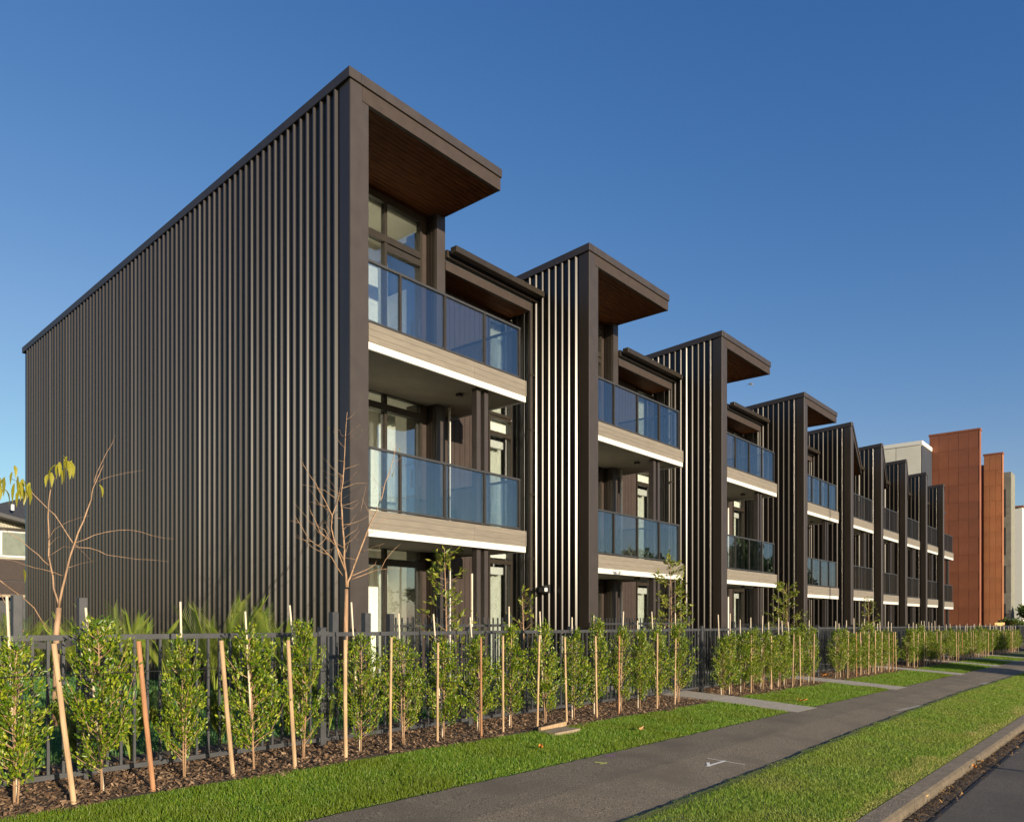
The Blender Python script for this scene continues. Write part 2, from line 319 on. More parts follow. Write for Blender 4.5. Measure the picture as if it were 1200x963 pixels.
def townhouse(k):
    X0, X1, dz = XK[k], XK[k + 1], DZ[k]; big = k < 4
    zg = GZ(X0, 9) - .25; e = E + dz
    T = thing('townhouse', (X0, 9, zg), LAB[k], 'townhouse', 'dark townhouses in a stepped row')
    off = Vector((-X0, -9, -zg))
    def P(mb, name, m, parent=T, bevel=0, **q):
        o = mb.build(name, m, parent, bevel=bevel, **q); o.location = off if parent is T else (0, 0, 0); return o
    YB = 22.7; TOP = e + 8.03; TB = e + 7.12
    def top(Y): return TOP + (TB - TOP) * (Y - 9) / (YB - 9)
    th = 3.3 if big else X1 - X0            # width of the tall half
    # side wall and its ribs
    mb = MB(); mb.hexa([(X0, 9.012, zg), (X0 + .17, 9.012, zg), (X0 + .17, YB, zg), (X0, YB, zg), (X0, 9.012, top(9) - .14), (X0 + .17, 9.012, top(9) - .14), (X0 + .17, YB, top(YB) - .14), (X0, YB, top(YB) - .14)])
    side = P(mb, 'side_wall', M['steel'])
    yr = 9.33; ymax = YB - .1 if k == 0 else 13.2
    while yr < ymax:
        o = inst('rib', RIB, side, (X0, yr, zg), (0, 0, random.gauss(0, .028)), scale=(1, 1, top(yr) - .15 - zg)); yr += .177
    mb = MB(); mb.box(X0 - .022, X0 + .002, 9.0, 9.235, zg, TOP - .15); P(mb, 'corner_flashing', M['steel'])
    # front fin faces
    mb = MB(); mb.box(X0 - .018, X0 + .20, 8.985, 9.010, zg, TOP - .145); P(mb, 'fin_flashing', M['steel_flat'], bevel=.004)
    mb = MB(); mb.box(X0 + .172, X0 + .325, 8.995, 9.30, zg, TOP - .36); mb.box(X0 + .172, X0 + .32, 9.3, 10.70, zg, TOP - .36); P(mb, 'fin', M['steel_flat'])
    # parapet cap along the side
    mb = MB(); mb.hexa([(X0 - .06, 8.955, top(9) - .15), (X0 + .16, 8.955, top(9) - .15), (X0 + .16, YB + .05, top(YB) - .15), (X0 - .06, YB + .05, top(YB) - .15), (X0 - .06, 8.955, top(9)), (X0 + .16, 8.955, top(9)), (X0 + .16, YB + .05, top(YB)), (X0 - .06, YB + .05, top(YB))])
    P(mb, 'verge_cap', M['steel_flat'], bevel=.004)
    FY = 10.68; IY = 11.05                 # door wall and inner wall
    if big:
        xt = X0 + th
        mb = MB(); mb.box(X0 + .162, xt + .012, 8.955, 9.03, TOP - .15, TOP); P(mb, 'cap_flashing', M['steel_flat'], bevel=.004)
        mb = MB(); mb.box(X0 + .20, xt, 8.985, 9.05, TOP - .372, TOP - .153); P(mb, 'fascia', M['clad'])
        mb = MB(); mb.hexa([(X0 + .172, 9.05, TOP - .20), (xt, 9.05, TOP - .20), (xt, YB, TB - .20), (X0 + .172, YB, TB - .20), (X0 + .172, 9.05, TOP - .02), (xt, 9.05, TOP - .02), (xt, YB, TB - .02), (X0 + .172, YB, TB - .02)]); P(mb, 'roof', M['steel'])
        mb = MB(); y = 9.055; i = 0
        while y < FY + .02:
            mb.box(X0 + .32, xt - .03, y, y + .088, TOP - .372 + .0015 * (i % 2), TOP - .345); y += .096; i += 1
        tag(P(mb, 'soffit_boards', M['soffit']), kind='stuff')
        mb = MB(); mb.box(xt - .029, xt - .001, 9.052, FY + .4, TOP - .37, TOP - .331); P(mb, 'soffit_edge', M['steel_flat'])
        mb = MB(); mb.hexa([(xt - .08, FY + .125, e + 6.2), (xt - .002, FY + .125, e + 6.2), (xt - .002, YB - .01, e + 6.2), (xt - .08, YB - .01, e + 6.2), (xt - .08, FY + .125, TOP - .32), (xt - .002, FY + .125, TOP - .32), (xt - .002, YB - .01, TB - .21), (xt - .08, YB - .01, TB - .21)]); P(mb, 'upper_side_wall', M['steel'])
        # low half
        LT = e + 7.06; xl = xt
        mb = MB(); mb.box(xl + .03, X1 - .06, 10.12, 10.28, LT - .12, LT); P(mb, 'roof_gutter', M['frame'], bevel=.006)
        mb = MB(); mb.box(xl + .002, X1 - .22, 10.38, 10.45, LT - .40, LT - .235); P(mb, 'fascia', M['clad']); mb = MB(); mb.box(xl + .003, X1 - .10, 10.425, 10.44, LT - .234, LT - .171); P(mb, 'gap_shade_strip', M['black'])  # black strip paints in the shade between gutter and fascia
        mb = MB(); mb.hexa([(xl, 10.33, LT - .17), (X1, 10.33, LT - .17), (X1, YB, LT - .9), (xl, YB, LT - .9), (xl, 10.33, LT - .03), (X1, 10.33, LT - .03), (X1, YB, LT - .75), (xl, YB, LT - .75)]); P(mb, 'roof', M['steel'])
        mb = MB(); y = 10.455; i = 0
        while y < IY + .02:
            mb.box(xl + .01, X1 - .2, y, y + .088, LT - .385 + .0015 * (i % 2), LT - .36); y += .096; i += 1
        tag(P(mb, 'soffit_boards', M['soffit']), kind='stuff')
    else:
        xt = X1; LT = e + 7.06; ex = X1 - .12
        # raked front edge: from the fin's top corner down to the gutter end
        a0 = Vector((X0 + .16, 8.96, TOP)); a1 = Vector((ex, 9.72, TOP - .97))
        mb = MB(); t = Vector((0, 0, -.15)); d = Vector((0, .09, 0))
        mb.hexa([a0 + t, a1 + t, a1 + t + d, a0 + t + d, a0, a1, a1 + d, a0 + d]); P(mb, 'raked_cap', M['steel_flat'])
        t2 = Vector((0, .03, -.153)); t3 = Vector((0, .03, -.37)); mb = MB()
        mb.hexa([a0 + t3, a1 + t3, a1 + t3 + d, a0 + t3 + d, a0 + t2, a1 + t2, a1 + t2 + d, a0 + t2 + d]); P(mb, 'fascia', M['clad'])
        mb = MB(); b0 = Vector((X0 + .2, 9.09, TOP - .33)); b1 = Vector((ex, 9.85, TOP - 1.3)); c0 = Vector((X0 + .2, YB, TB - .33)); c1 = Vector((ex, YB, TB - 1.3)); u = Vector((0, 0, .28))
        mb.hexa([b0, b1, c1, c0, b0 + u, b1 + u, c1 + u, c0 + u]); P(mb, 'roof', M['steel'])
        mb = MB()
        for i in range(18):
            t = i / 18; p, q = b0.lerp(Vector((X0 + .2, 11.1, b0.z)), t), b1.lerp(Vector((ex, 11.3, b1.z)), t); g = Vector((0, .1, 0)); h = Vector((0, 0, .03)); dn = Vector((0, 0, -.045 + .004 * (i % 3)))
            mb.hexa([p + dn, q + dn, q + dn + g, p + dn + g, p + dn + h, q + dn + h, q + dn + h + g, p + dn + h + g])
        tag(P(mb, 'soffit_boards', M['soffit']), kind='stuff')
        mb = MB(); mb.box(X1 - .75, X1 - .06, 9.62, 9.82, TOP - 1.17, TOP - 1.03); P(mb, 'roof_gutter', M['frame'])
        xt = X0 + (2.3)
    # corner fin between door bay and inner bay
    xf = X0 + (3.09 if big else 2.1); xe = X0 + (3.31 if big else 2.25); wt = TOP - .37 if big else e + 6.5
    mb = MB(); mb.box(xf, xe, 10.40, IY + .2, zg, wt); P(mb, 'corner_fin', M['steel_flat'])
    mb = MB()
    for i in range(3): mb.box(xf - .012, xf, 10.44 + i * .085, 10.44 + i * .085 + .05, zg, wt)
    tag(P(mb, 'cladding_strip', M['steel']), kind='stuff')
    # floors, rooms
    FL = [e - 1.155, e + 1.635, e + 4.44]; ceil = [e + 1.35, e + 4.15, (TOP - .40 if big else e + 6.5)]
    xr = X1 if k < 8 else X1 - .6
    mb = MB(); mb.box(X0 + .18, xr, FY + .1, YB - .05, zg, FL[0]); P(mb, 'ground_slab', M['concrete'])
    mb = MB(); mb.box(X0 + .18, xr, YB - .2, YB, zg, e + 6.2); P(mb, 'rear_wall', M['steel'])
    for l in (1, 2):
        mb = MB(); mb.box(X0 + .32, xe, FY + .13, 15, ceil[l - 1], FL[l]); mb.box(xe, xr - .01, IY + .13, 15, ceil[l - 1], FL[l]); P(mb, 'floor_slab', M['room'])
    mb = MB(); mb.box(X0 + .325, xr - .02, 14.9, 15.0, FL[0], e + 6.55); mb.box(xf + .05, xf + .13, IY + .25, 14.8, FL[0], e + 6.5); mb.box(X0 + .33, X0 + .36, FY + .13, 14.9, FL[0], e + 6.9); mb.box(X0 + .36, xf + .05, 12.0, 12.08, FL[0], TOP - .55 if big else e + 6.5); P(mb, 'room_wall', M['room'])
    if big:
        mb = MB(); mb.box(X0 + .33, xe, FY + .13, 15, TOP - .55, TOP - .41); mb.box(X0 + .33, xf, 14.7, 14.78, e + 6.5, TOP - .5); P(mb, 'room_ceiling', M['room'])
    # door wall per level
    wr = X0 + (2.95 if big else 2.0); mul = X0 + (2.06 if big else 1.3)
    for l in range(3):
        z0, z1 = FL[l], ceil[l] if l < 2 else (TOP - .372 if big else e + 6.5)
        hd = z0 + 2.12; W = MB()
        W.box(wr, xf, FY, FY + .12, z0 - .3, z1 + (.28 if l < 2 else 0)); W.box(X0 + .322, wr, FY, FY + .12, z0 - .3, z0); wall = P(W, 'door_wall', M['clad'])
        if l == 2 and big: htop = e + 7.56
        elif l == 2: htop = hd + .3
        else: htop = hd + .34
        if l < 2 or True:
            W2 = MB(); W2.box(X0 + .322, wr, FY, FY + .1, htop, z1 + (.25 if l < 2 else 0))
            if htop < z1: P(W2, 'door_lintel', M['clad'])
        F = MB(); yf0, yf1 = FY - .03, FY + .07; xa, xb = X0 + .33, wr
        F.box(xa, xb, yf0, yf1, htop - .05, htop); F.box(xb - .055, xb, yf0, yf1, z0 + .02, htop - .05); F.box(xa, xa + .05, yf0, yf1, z0 + .02, htop - .05)
        tz = hd if l < 2 or not big else e + 6.80
        F.box(xa + .05, xb - .055, yf0 - .012, yf1, tz, tz + .12); F.box(mul - .03, mul + .03, yf0, yf1, z0 + .05, tz); F.box(mul - .03, mul + .03, yf0, yf1, tz + .12, htop - .05)
        F.box(xa + .05, xb - .055, yf0, yf1, z0, z0 + .05)
        if l == 2 and big: F.box(mul + .03, xb - .055, yf0, yf1, hd - .02 + .12, hd + .22)
        door = P(F, 'sliding_door', M['frame'])
        for (pa, pb) in ((xa + .05, mul - .03), (mul + .03, xb - .055)):
            g = MB(); g.box(pa, pb, FY + .02, FY + .028, z0 + .05, tz); P(g, 'pane', M['pane'], door)
            if htop - .05 - tz - .12 > .05: g = MB(); g.box(pa, pb, FY + .02, FY + .028, tz + .12, htop - .05); P(g, 'pane', M['pane'], door)
        h = MB(); h.box(xb - .13, xb - .105, FY - .085, FY - .06, z0 + .85, z0 + 1.2); h.box(xb - .13, xb - .105, FY - .06, FY - .03, z0 + .85, z0 + .87); h.box(xb - .13, xb - .105, FY - .06, FY - .03, z0 + 1.18, z0 + 1.2); P(h, 'door_handle', M['black'], door)
        if True: P(wavy(mul + .15, mul + (.55 if l == 1 else .35), FY + .35, z0 + .03, z0 + 2.2, 4), 'curtain', M['curtain'], door); P(wavy(xa, xa + .3, FY + .35, z0 + .03, z0 + 2.2, 3), 'curtain', M['curtain'], door)
        # inner bay
        wl = xe + (1.93 if big else .55); w2 = X1 - .08; top2 = (z0 + 2.92) if l < 2 else LT - .42
        W = MB(); W.box(xe, wl, IY, IY + .12, z0 - .06, z0 + 2.73 if l < 2 else LT - .36)
        n = int((wl - xe) / .15)
        inner = P(W, 'inner_wall', M['clad'])
        g = MB()
        for i in range(n): g.box(xe + .01 + i * .15, xe + .01 + i * .15 + .138, IY - .012, IY, z0 - .05, z0 + 2.72 if l < 2 else LT - .37)
        tag(P(g, 'cladding_boards', M['clad'], inner), kind='stuff')
        if k == 8: continue
        F = MB(); z2 = min(top2, z0 + 2.78); hz = z0 + 2.36
        F.box(wl, w2, IY - .03, IY + .06, z2 - .05, z2); F.box(wl, wl + .05, IY - .03, IY + .06, z0, z2 - .05); F.box(w2 - .05, w2, IY - .03, IY + .06, z0, z2 - .05)
        F.box(wl + .05, w2 - .05, IY - .035, IY + .06, hz, hz + .09); F.box(wl + .05, w2 - .05, IY - .03, IY + .06, z0, z0 + .06)
        win = P(F, 'window', M['frame'])
        g = MB(); g.box(wl + .05, w2 - .05, IY + .02, IY + .028, z0 + .06, hz); P(g, 'pane', M['pane'], win)
        g = MB(); g.box(wl + .05, w2 - .05, IY + .02, IY + .028, hz + .09, z2 - .05); P(g, 'pane', M['pane'], win)
        g = MB(); g.box(wl + .06, w2 - .14, IY + .12, IY + .2, hz - .22, hz - .06); P(g, 'blind_box', M['white'], win)
        P(wavy(wl + .02, w2 - .02, IY + .3, z0 + .03, hz - .05, 6), 'curtain', M['curtain'], win)
    # balconies
    bl = [4.03, 4.06, 3.87, 3.57, 3.03, 2.8, 2.75, 2.72, 2.72][k]
    for l in (0, 1):
        d = e + (0 if l == 0 else 2.795); xb0, xb1 = X0 + .326, X0 + bl; yb = FY - .005
        B = MB(); B.box(xb0, xb1 - .03, 9.05, yb, d + 1.30, d + 1.60)
        if xb1 > xe + .1: B.box(xe + .005, xb1 - .03, yb, IY - .015, d + 1.30, d + 1.60)
        bal = P(B, 'balcony', M['undersoffit'])
        w_ = MB(); w_.box(xb0, xb1, 9.0, 9.045, d + 1.236, d + 1.345); w_.box(xb1 - .028, xb1, 9.045, IY - .02, d + 1.236, d + 1.345); P(w_, 'white_edge', M['white'], bal)
        u_ = MB(); u_.box(xb0, xb1 - .03, 9.046, yb, d + 1.262, d + 1.30)
        P(u_, 'soffit_panel', M['undersoffit'], bal)
        jx = xb0 + (xb1 - xb0) * .62; q = 0
        for zz in (1.3475, 1.4435, 1.5395):
            for (a, b) in ((xb0, jx - .003), (jx, xb1 - .012)):
                f = MB(); hh = .094; yo = 8.992
                f.hexa([(a, yo - .003, d + zz), (b, yo - .003, d + zz), (b, 9.03, d + zz), (a, 9.03, d + zz), (a, yo, d + zz + hh), (b, yo, d + zz + hh), (b, 9.03, d + zz + hh), (a, 9.03, d + zz + hh)])
                P(f, 'fascia_board', M['timber'], bal)
        f = MB(); f.box(xb1 - .01, xb1 + .006, 8.985, IY - .02, d + 1.347, d + 1.632); P(f, 'end_board', M['timber'], bal)
        # balustrade
        r = MB(); rt = d + 2.59; xq = xb1 - .14
        r.box(xb0, xq, 9.01, 9.055, rt - .035, rt); r.box(xq - .045, xq, 9.055, IY - .03, rt - .035, rt); r.box(xb0, xq, 9.015, 9.05, d + 1.655, d + 1.685)
        r.box(xq - .045, xq, 9.055, IY - .03, d + 1.655, d + 1.685)
        P(r, 'handrail', M['black'], bal)
        if big:
            npan = 4; sp = (xq - X0) / npan
            for i in range(1, npan + 1):
                px = X0 + sp * i - (.022 if i == npan else 0)
                p = MB(); p.box(px - .022, px + .022, 9.012, 9.052, d + 1.60, rt - .035); P(p, 'balustrade_post', M['frame'], bal)
                g = MB(); g.box(max(X0 + sp * (i - 1) + .03, xb0), px - .03, 9.028, 9.038, d + 1.69, rt - .04); P(g, 'glass_pane', M['rail_glass'], bal)
            g = MB(); g.box(xq - .028, xq - .018, 9.06, IY - .05, d + 1.69, rt - .04); P(g, 'glass_pane', M['rail_glass'], bal)
        else:
            g = MB(); x = xb0 + .06
            while x < xq - .03: g.box(x, x + .016, 9.022, 9.038, d + 1.685, rt - .035); x += .115
            y = 9.15
            while y < IY - .1: g.box(xq - .032, xq - .012, y, y + .02, d + 1.685, rt - .035); y += .115
            tag(P(g, 'baluster_bars', M['steel'], bal), kind='stuff')
            for px in (X0 + (xq - X0) * .5, xq - .024):
                p = MB(); p.box(px - .022, px + .022, 9.012, 9.052, d + 1.60, rt - .035); P(p, 'balustrade_post', M['fence'], bal)
        g = MB(); lx, ly = X0 + bl * .72, 9.62; g.box(lx - .05, lx + .05, ly - .05, ly + .05, d + 1.215, d + 1.262); P(g, 'soffit_light', M['frame'], bal)
    # twin support posts under the balconies
    for px in (X0 + bl * .70, X0 + bl * .70 + .20):
        p = MB(); p.box(px, px + .10, 9.12, 9.24, zg, e + 1.26); p.box(px, px + .10, 9.12, 9.24, e + 1.61, e + 4.05); P(p, 'support_post', M['steel_flat'])
    p = MB(); p.tube([(xe + .07, 10.36, zg), (xe + .07, 10.36, e + 1.25)], .03, 10); p.tube([(xe + .07, 10.36, e + 1.61), (xe + .07, 10.36, e + 4.05)], .03, 10); P(p, 'pipe', M['white'], smooth=True)
    # downpipe in the corner by the next house
    if k < 8:
        p = MB(); yy = 10.46 if big else 9.86; tp = LT - .2 if big else TOP - 1.2
        p.tube([(X1 - .12, yy, zg), (X1 - .12, yy, tp)], .042, 10)
        for zz in (.9, 2.3, 3.7, 5.1, 6.3): p.box(X1 - .17, X1 - .02, yy - .05, yy + .05, e - 1 + zz, e - .975 + zz)
        P(p, 'downpipe', M['steel'])
    if k == 1:
        p = MB(); q = at(641, 690, 10.1); s = X0 - RIBD
        p.box(s - .05, s, 9.98, 10.12, q.z - .09, q.z + .09); p.box(s - .12, s - .05, 10.02, 10.08, q.z + .02, q.z + .06); p.box(s - .20, s - .10, 9.97, 10.13, q.z - .07, q.z + .03)
        lt = P(p, 'security_light', M['black']); p = MB(); p.box(s - .205, s - .11, 9.968, 9.972, q.z - .055, q.z + .015); P(p, 'lamp_lens', M['lampglass'], lt)
    return T
for k in range(9): townhouse(k)
# ---- PART2
# ------------------------------------------------------------------ buildings beyond
def block(name, label, cat): return thing(name, (0, 0, 0), label, cat)
def panels(parent, X, y0, y1, z0, z1, nx, nz, m, stag=True):
    pw, ph = (y1 - y0) / nx, (z1 - z0) / nz
    pm = MB(); pm.box(-.03, 0, .006, pw - .006, .006, ph - .006); me = pm.mesh('panel', m)
    for i in range(nx):
        for j in range(nz): inst('panel', me, parent, (X + (.004 if (i + j) % 2 else 0), y0 + i * pw, z0 + j * ph))
zb = GZ(60, 9) - .3
def terracotta(X0, X1, yw, ytall, m, label, nx):
    T = block('terracotta_block', label, 'apartment block'); T['group'] = 'panelled blocks beyond the dark row'
    zt = E + 12.4
    mb = MB(); mb.box(X0, X0 + .5, 9.03, ytall, zb, zt); mb.build('side_wall', M['orange1'], T)
    panels(T, X0, 9.03, ytall, E - 1.6, zt - .02, nx, 12, m)
    mb = MB(); mb.box(X0 - .05, X0 + .55, 8.95, ytall + .05, zt, zt + .12); mb.build('roof_cap', M['orange1'], T)
    mb = MB(); mb.box(X0 - .035, X0 + .5, 8.99, 9.028, zb, zt); mb.build('fin_edge', m, T)
    mb = MB(); mb.box(X0 + .5, X1, yw, max(11.7, yw + .5), zb, zt - .6); mb.build('street_wall', M['pink'], T)
    x = X0 + 1.2
    for l in range(4):
        z = E - 1.2 + l * 3.1
        for xx in (X1 - 2.9, X1 - 1.2):
            f = MB(); f.box(xx, xx + 1.0, yw - .04, yw - .002, z + .2, z + 2.4); wf = f.build('window', M['black'], T)
            g = MB(); g.box(xx + .06, xx + .94, yw - .05, yw - .042, z + .28, z + 2.3); g.build('pane', M['pane'], wf)
    return T
terracotta(57.9, 66.9, 10.3, 11.95, M['orange1'], 'tall terracotta panelled block just past the last dark townhouse', 5)
terracotta(67.4, 71.3, 10.15, 10.2, M['orange2'], 'brighter orange panelled block, narrower in view, to the right of the terracotta wall', 3)
T = block('precast_block', 'narrow olive grey precast block to the right of the orange one', 'apartment block')
mb = MB(); mb.box(71.8, 73.9, 9.0, 12, zb, E + 11.7); mb.build('wall', M['greenstone'], T)
for j in range(6): mb = MB(); mb.box(71.77, 71.8, 9.02, 11.9, zb + j * 2.1, zb + j * 2.1 + 2.07); mb.build('panel', M['greenstone'], T)
for l in range(4): mb = MB(); mb.box(71.76, 71.769, 9.35, 9.62, E - 1.0 + l * 3.05, E + 1.2 + l * 3.05); mb.build('window', M['black'], T)
T = block('white_block', 'cream rendered block at the far right edge of the photo', 'apartment block')
mb = MB(); mb.box(78.3, 79.2, 9.0, 12.5, zb, E + 9.6); mb.build('side_wall', M['cream'], T); mb = MB(); mb.box(78.2, 79.3, 8.9, 12.6, E + 9.6, E + 9.75); mb.build('roof_cap', M['orange1'], T)
mb = MB(); mb.box(79.2, 88, 9.2, 12.5, zb, E + 9.3); mb.build('street_wall', M['orange2'], T)
T = block('beige_block', 'big beige panelled building rising behind the last dark townhouses', 'apartment block')
mb = MB(); mb.box(55, 57.8, 11.82, 34, zb, E + 11.35); mb.box(57.81, 68, 12.2, 34, zb, E + 11.34); mb.build('wall', M['beige'], T)
mb = MB(); mb.box(54.97, 57.8, 11.78, 11.818, zb, E + 11.3); mb.build('street_wall', M['bluegrey'], T)
mb = MB(); mb.box(54.93, 57.8, 11.76, 34, E + 11.35, E + 11.6); mb.build('roof_cap', M['cream'], T)
pm = MB(); pm.box(-.05, 0, .015, 1.47, 0, 11.3 + E - zb); me = pm.mesh('panel', M['beige'])
for i in range(12): inst('panel', me, T, (55, 11.84 + i * 1.5, zb))
# pale paling fence and end wall under the far blocks
T = block('paling_fence', 'low fence of new yellow palings at the foot of the terracotta and orange blocks', 'fence')
pm = MB(); pm.box(0, .14, 0, .02, 0, 1.5); me = pm.mesh('paling', M['wood_fence'])
for i in range(110): inst('paling', me, T, (59 + i * .15, 8.3, GZ(60, 8.3) + random.uniform(0, .03)))
mb = MB(); mb.box(59, 75.5, 8.325, 8.36, zb + .6, zb + .7); mb.box(59, 75.5, 8.325, 8.36, zb + 1.4, zb + 1.5); mb.build('rail', M['wood_fence'], T)

# neighbouring house far behind, at the left edge
hy = 68.0; q0 = at(10, 700, hy); T = thing('house', (q0.x, hy, GZ(q0.x, hy)), 'white and black gabled house showing at the left edge behind the bare tree', 'house')
def hb(mb, name, m, par=None, **q):
    o = mb.build(name, m, par or T, **q)
    if par is None: o.location = -Vector(T.location)
    return o
zz = lambda py: at(15, py, hy).z
x0, x1 = at(-120, 700, hy).x, at(70, 700, hy).x
mb = MB(); mb.box(x0, x1, hy, hy + 9, zz(765), zz(655)); hb(mb, 'lower_wall', M['black'])
mb = MB(); mb.box(x0, x1, hy + .02, hy + 9, zz(655), zz(601)); hb(mb, 'upper_wall', M['houseboard'])
mb = MB(); X = x0
while X < x1: mb.box(X, X + .06, hy - .06, hy + .02, zz(618.5), zz(603)); X += .21
tag(hb(mb, 'board_battens', M['houseboard']), kind='stuff')
mb = MB(); mb.box(x0, x1, hy - .12, hy + .02, zz(622.5), zz(618.6)); hb(mb, 'band', M['steel'])
for a, b in ((680, 655.5), (698, 681)): mb = MB(); mb.box(x0, x1, hy - .10, hy - .002, zz(a), zz(b)); hb(mb, 'cladding_board', M['clad'])
L0, L1 = at(-5, 600, hy).x, at(34, 612, hy).x
mb = MB(); yb_ = hy - 1.5; P0, P1 = at(-20, 599, yb_), at(45, 617, yb_); d = Vector((0, 11, 0)); h = Vector((0, 0, .28)); mb.hexa([P0, P1, P1 + d, P0 + d, P0 + h, P1 + h, P1 + d + h, P0 + d + h]); hb(mb, 'eaves', M['black'])
P2 = at(40, 580, hy + 5); P3 = at(-30, 612, hy + 5); mb = MB(); mb.quad(P0 + h * 1.02, P1 + h * 1.02, P2, P3); mb.quad(P3, P2, P1 + d + h, P0 + d + h); mb.quad(P1 + h, P1 + d + h, P2); mb.quad(P0 + h, P3, P0 + d + h); hb(mb, 'roof', M['darkroof'])
wx0, wx1 = at(2, 640, hy).x, at(40, 640, hy).x; t = .12
mb = MB(); mb.box(wx0 - t, wx1, hy - .1, hy + .03, zz(653), zz(651)); mb.box(wx0 - t, wx1, hy - .1, hy + .03, zz(624), zz(621)); mb.box(wx0 - t, wx0, hy - .1, hy + .03, zz(651), zz(624)); wf = hb(mb, 'window', M['white'])
mb = MB(); mb.box(wx0, wx1, hy - .04, hy + .01, zz(651), zz(624)); o = mb.build('blind', M['greenstone'], wf); mb = MB(); mb.box(wx0, wx1, hy - .08, hy - .07, zz(651), zz(624)); mb.build('pane', M['pane'], wf)
mb = MB(); mb.box(x0, at(30, 700, hy).x, hy - 1.2, hy - .9, zz(700), zz(697)); hb(mb, 'carport_beam', M['kerb'])
mb = MB(); mb.box(at(19, 700, hy).x, at(24, 700, hy).x, hy - 1.2, hy - .9, zz(740), zz(700)); hb(mb, 'carport_post', M['fence'])
mb = MB(); mb.tube([at(14.8, 598, hy - 1.6), at(14.8, 591, hy - 1.6)], .12, 8); hb(mb, 'downpipe', M['white'])

# ------------------------------------------------------------------ fences
FYY = 6.1
def rail_z(X): return E - .115 - .0085 * max(X - 2, 0) * .6
def fence(x0, x1, posts, label, gate=False, group='black steel fences'):
    T = thing('steel_gate' if gate else 'steel_fence', (x0, FYY, GZ(x0, FYY)), label, 'gate' if gate else 'fence', group)
    o = (-x0, -FYY, -GZ(x0, FYY))
    def add(mb, n, m=M['fence'], **q): r = mb.build(n, m, T, **q); r.location = o; return r
    segs = [x0] + posts + [x1]
    segs = sorted(set(round(s, 3) for s in segs))
    for px in posts:
        mb = MB(); w = .032; z0 = GZ(px, FYY) - .1; z1 = rail_z(px) + .035
        mb.box(px - w, px + w, FYY - w, FYY + w, z0, z1); mb.box(px - w - .004, px + w + .004, FYY - w - .004, FYY + w + .004, z1, z1 + .012); add(mb, 'post', bevel=.003)
        mb = MB(); mb.box(px - .06, px + .06, FYY - .036, FYY - .028, rail_z(px) - .03, rail_z(px) + .01); add(mb, 'bracket')
    for a, b in zip(segs, segs[1:]):
        if b - a < .15: continue
        for up in (1, 0):
            za = rail_z(a) - (.0 if up else 1.005); zb_ = rail_z(b) - (.0 if up else 1.005); mb = MB(); h = .040 if up else .036
            mb.hexa([(a, FYY - .02, za - h), (b, FYY - .02, zb_ - h), (b, FYY + .02, zb_ - h), (a, FYY + .02, za - h), (a, FYY - .02, za), (b, FYY - .02, zb_), (b, FYY + .02, zb_), (a, FYY + .02, za)]); add(mb, 'rail')
    me = MB().box(-.0095, .0095, -.0095, .0095, -1.008, -.038).mesh('picket', M['fence'])
    x = x0 + .06
    while x < x1 - .03:
        if all(abs(x - p) > .045 for p in posts): inst('picket', me, T, (x + o[0], 0, rail_z(x) + o[2]))
        x += .101
    return T
fence(-3.0, 11.30, [-2.0, .18, 2.27, 4.36, 6.40, 8.4, 10.3], 'black steel picket fence running behind the long nearest hedge row')
fence(11.36, 12.2, [], 'black steel pedestrian gate at the end of the nearest entry path', True, 'black steel gates at the entry paths')
fence(12.24, 16.86, [12.27, 14.3], 'black steel picket fence behind the second hedge row')
fence(16.9, 17.75, [], 'black steel pedestrian gate at the second entry path', True, 'black steel gates at the entry paths')
fence(17.8, 23.3, [18.2, 20.2, 22.2], 'black steel picket fence behind the third hedge row')
fence(23.4, 24.2, [], 'black steel pedestrian gate at the third entry path', True, 'black steel gates at the entry paths')
fence(24.25, 29.5, [24.5, 26.5, 28.5], 'black steel picket fence behind the fourth hedge row')
fence(29.6, 56, [29.8, 31.8, 33.8, 35.8, 37.8, 39.8, 41.8, 43.8, 46, 48, 50, 52, 54], 'farthest black steel picket fence, in front of the last townhouses')
# inner patio fences with pickets standing above their rail
def patio(x0, x1, Y, label, ztop):
    T = thing('patio_fence', (x0, Y, GZ(x0, Y)), label, 'fence', 'patio fences before the ground floor rooms'); o = (-x0, -Y, -GZ(x0, Y)); zt = E + ztop
    for z in (zt - .10, zt - 1.1):
        mb = MB(); mb.box(x0, x1, Y - .02, Y + .02, z - .04, z); r = mb.build('rail', M['black'], T); r.location = o
    for p in (x0, x1):
        mb = MB(); mb.box(p - .04, p + .04, Y - .04, Y + .04, GZ(p, Y) - .1, zt + .05); r = mb.build('post', M['black'], T); r.location = o
    me = MB().box(-.01, .01, -.008, .008, -1.13, 0).mesh('picket', M['black']); x = x0 + .1
    while x < x1 - .05: inst('picket', me, T, (x + o[0], 0, zt + o[2])); x += .11
patio(6.75, 9.2, 7.9, 'small inner patio fence before the nearest ground floor room', .02)
patio(12.5, 16.4, 8.5, 'inner patio fence before the second townhouse', .02)
patio(18.9, 22.6, 8.5, 'inner patio fence before the third townhouse', -.12)
patio(25.2, 29.0, 8.5, 'inner patio fence before the fourth townhouse', -.25)

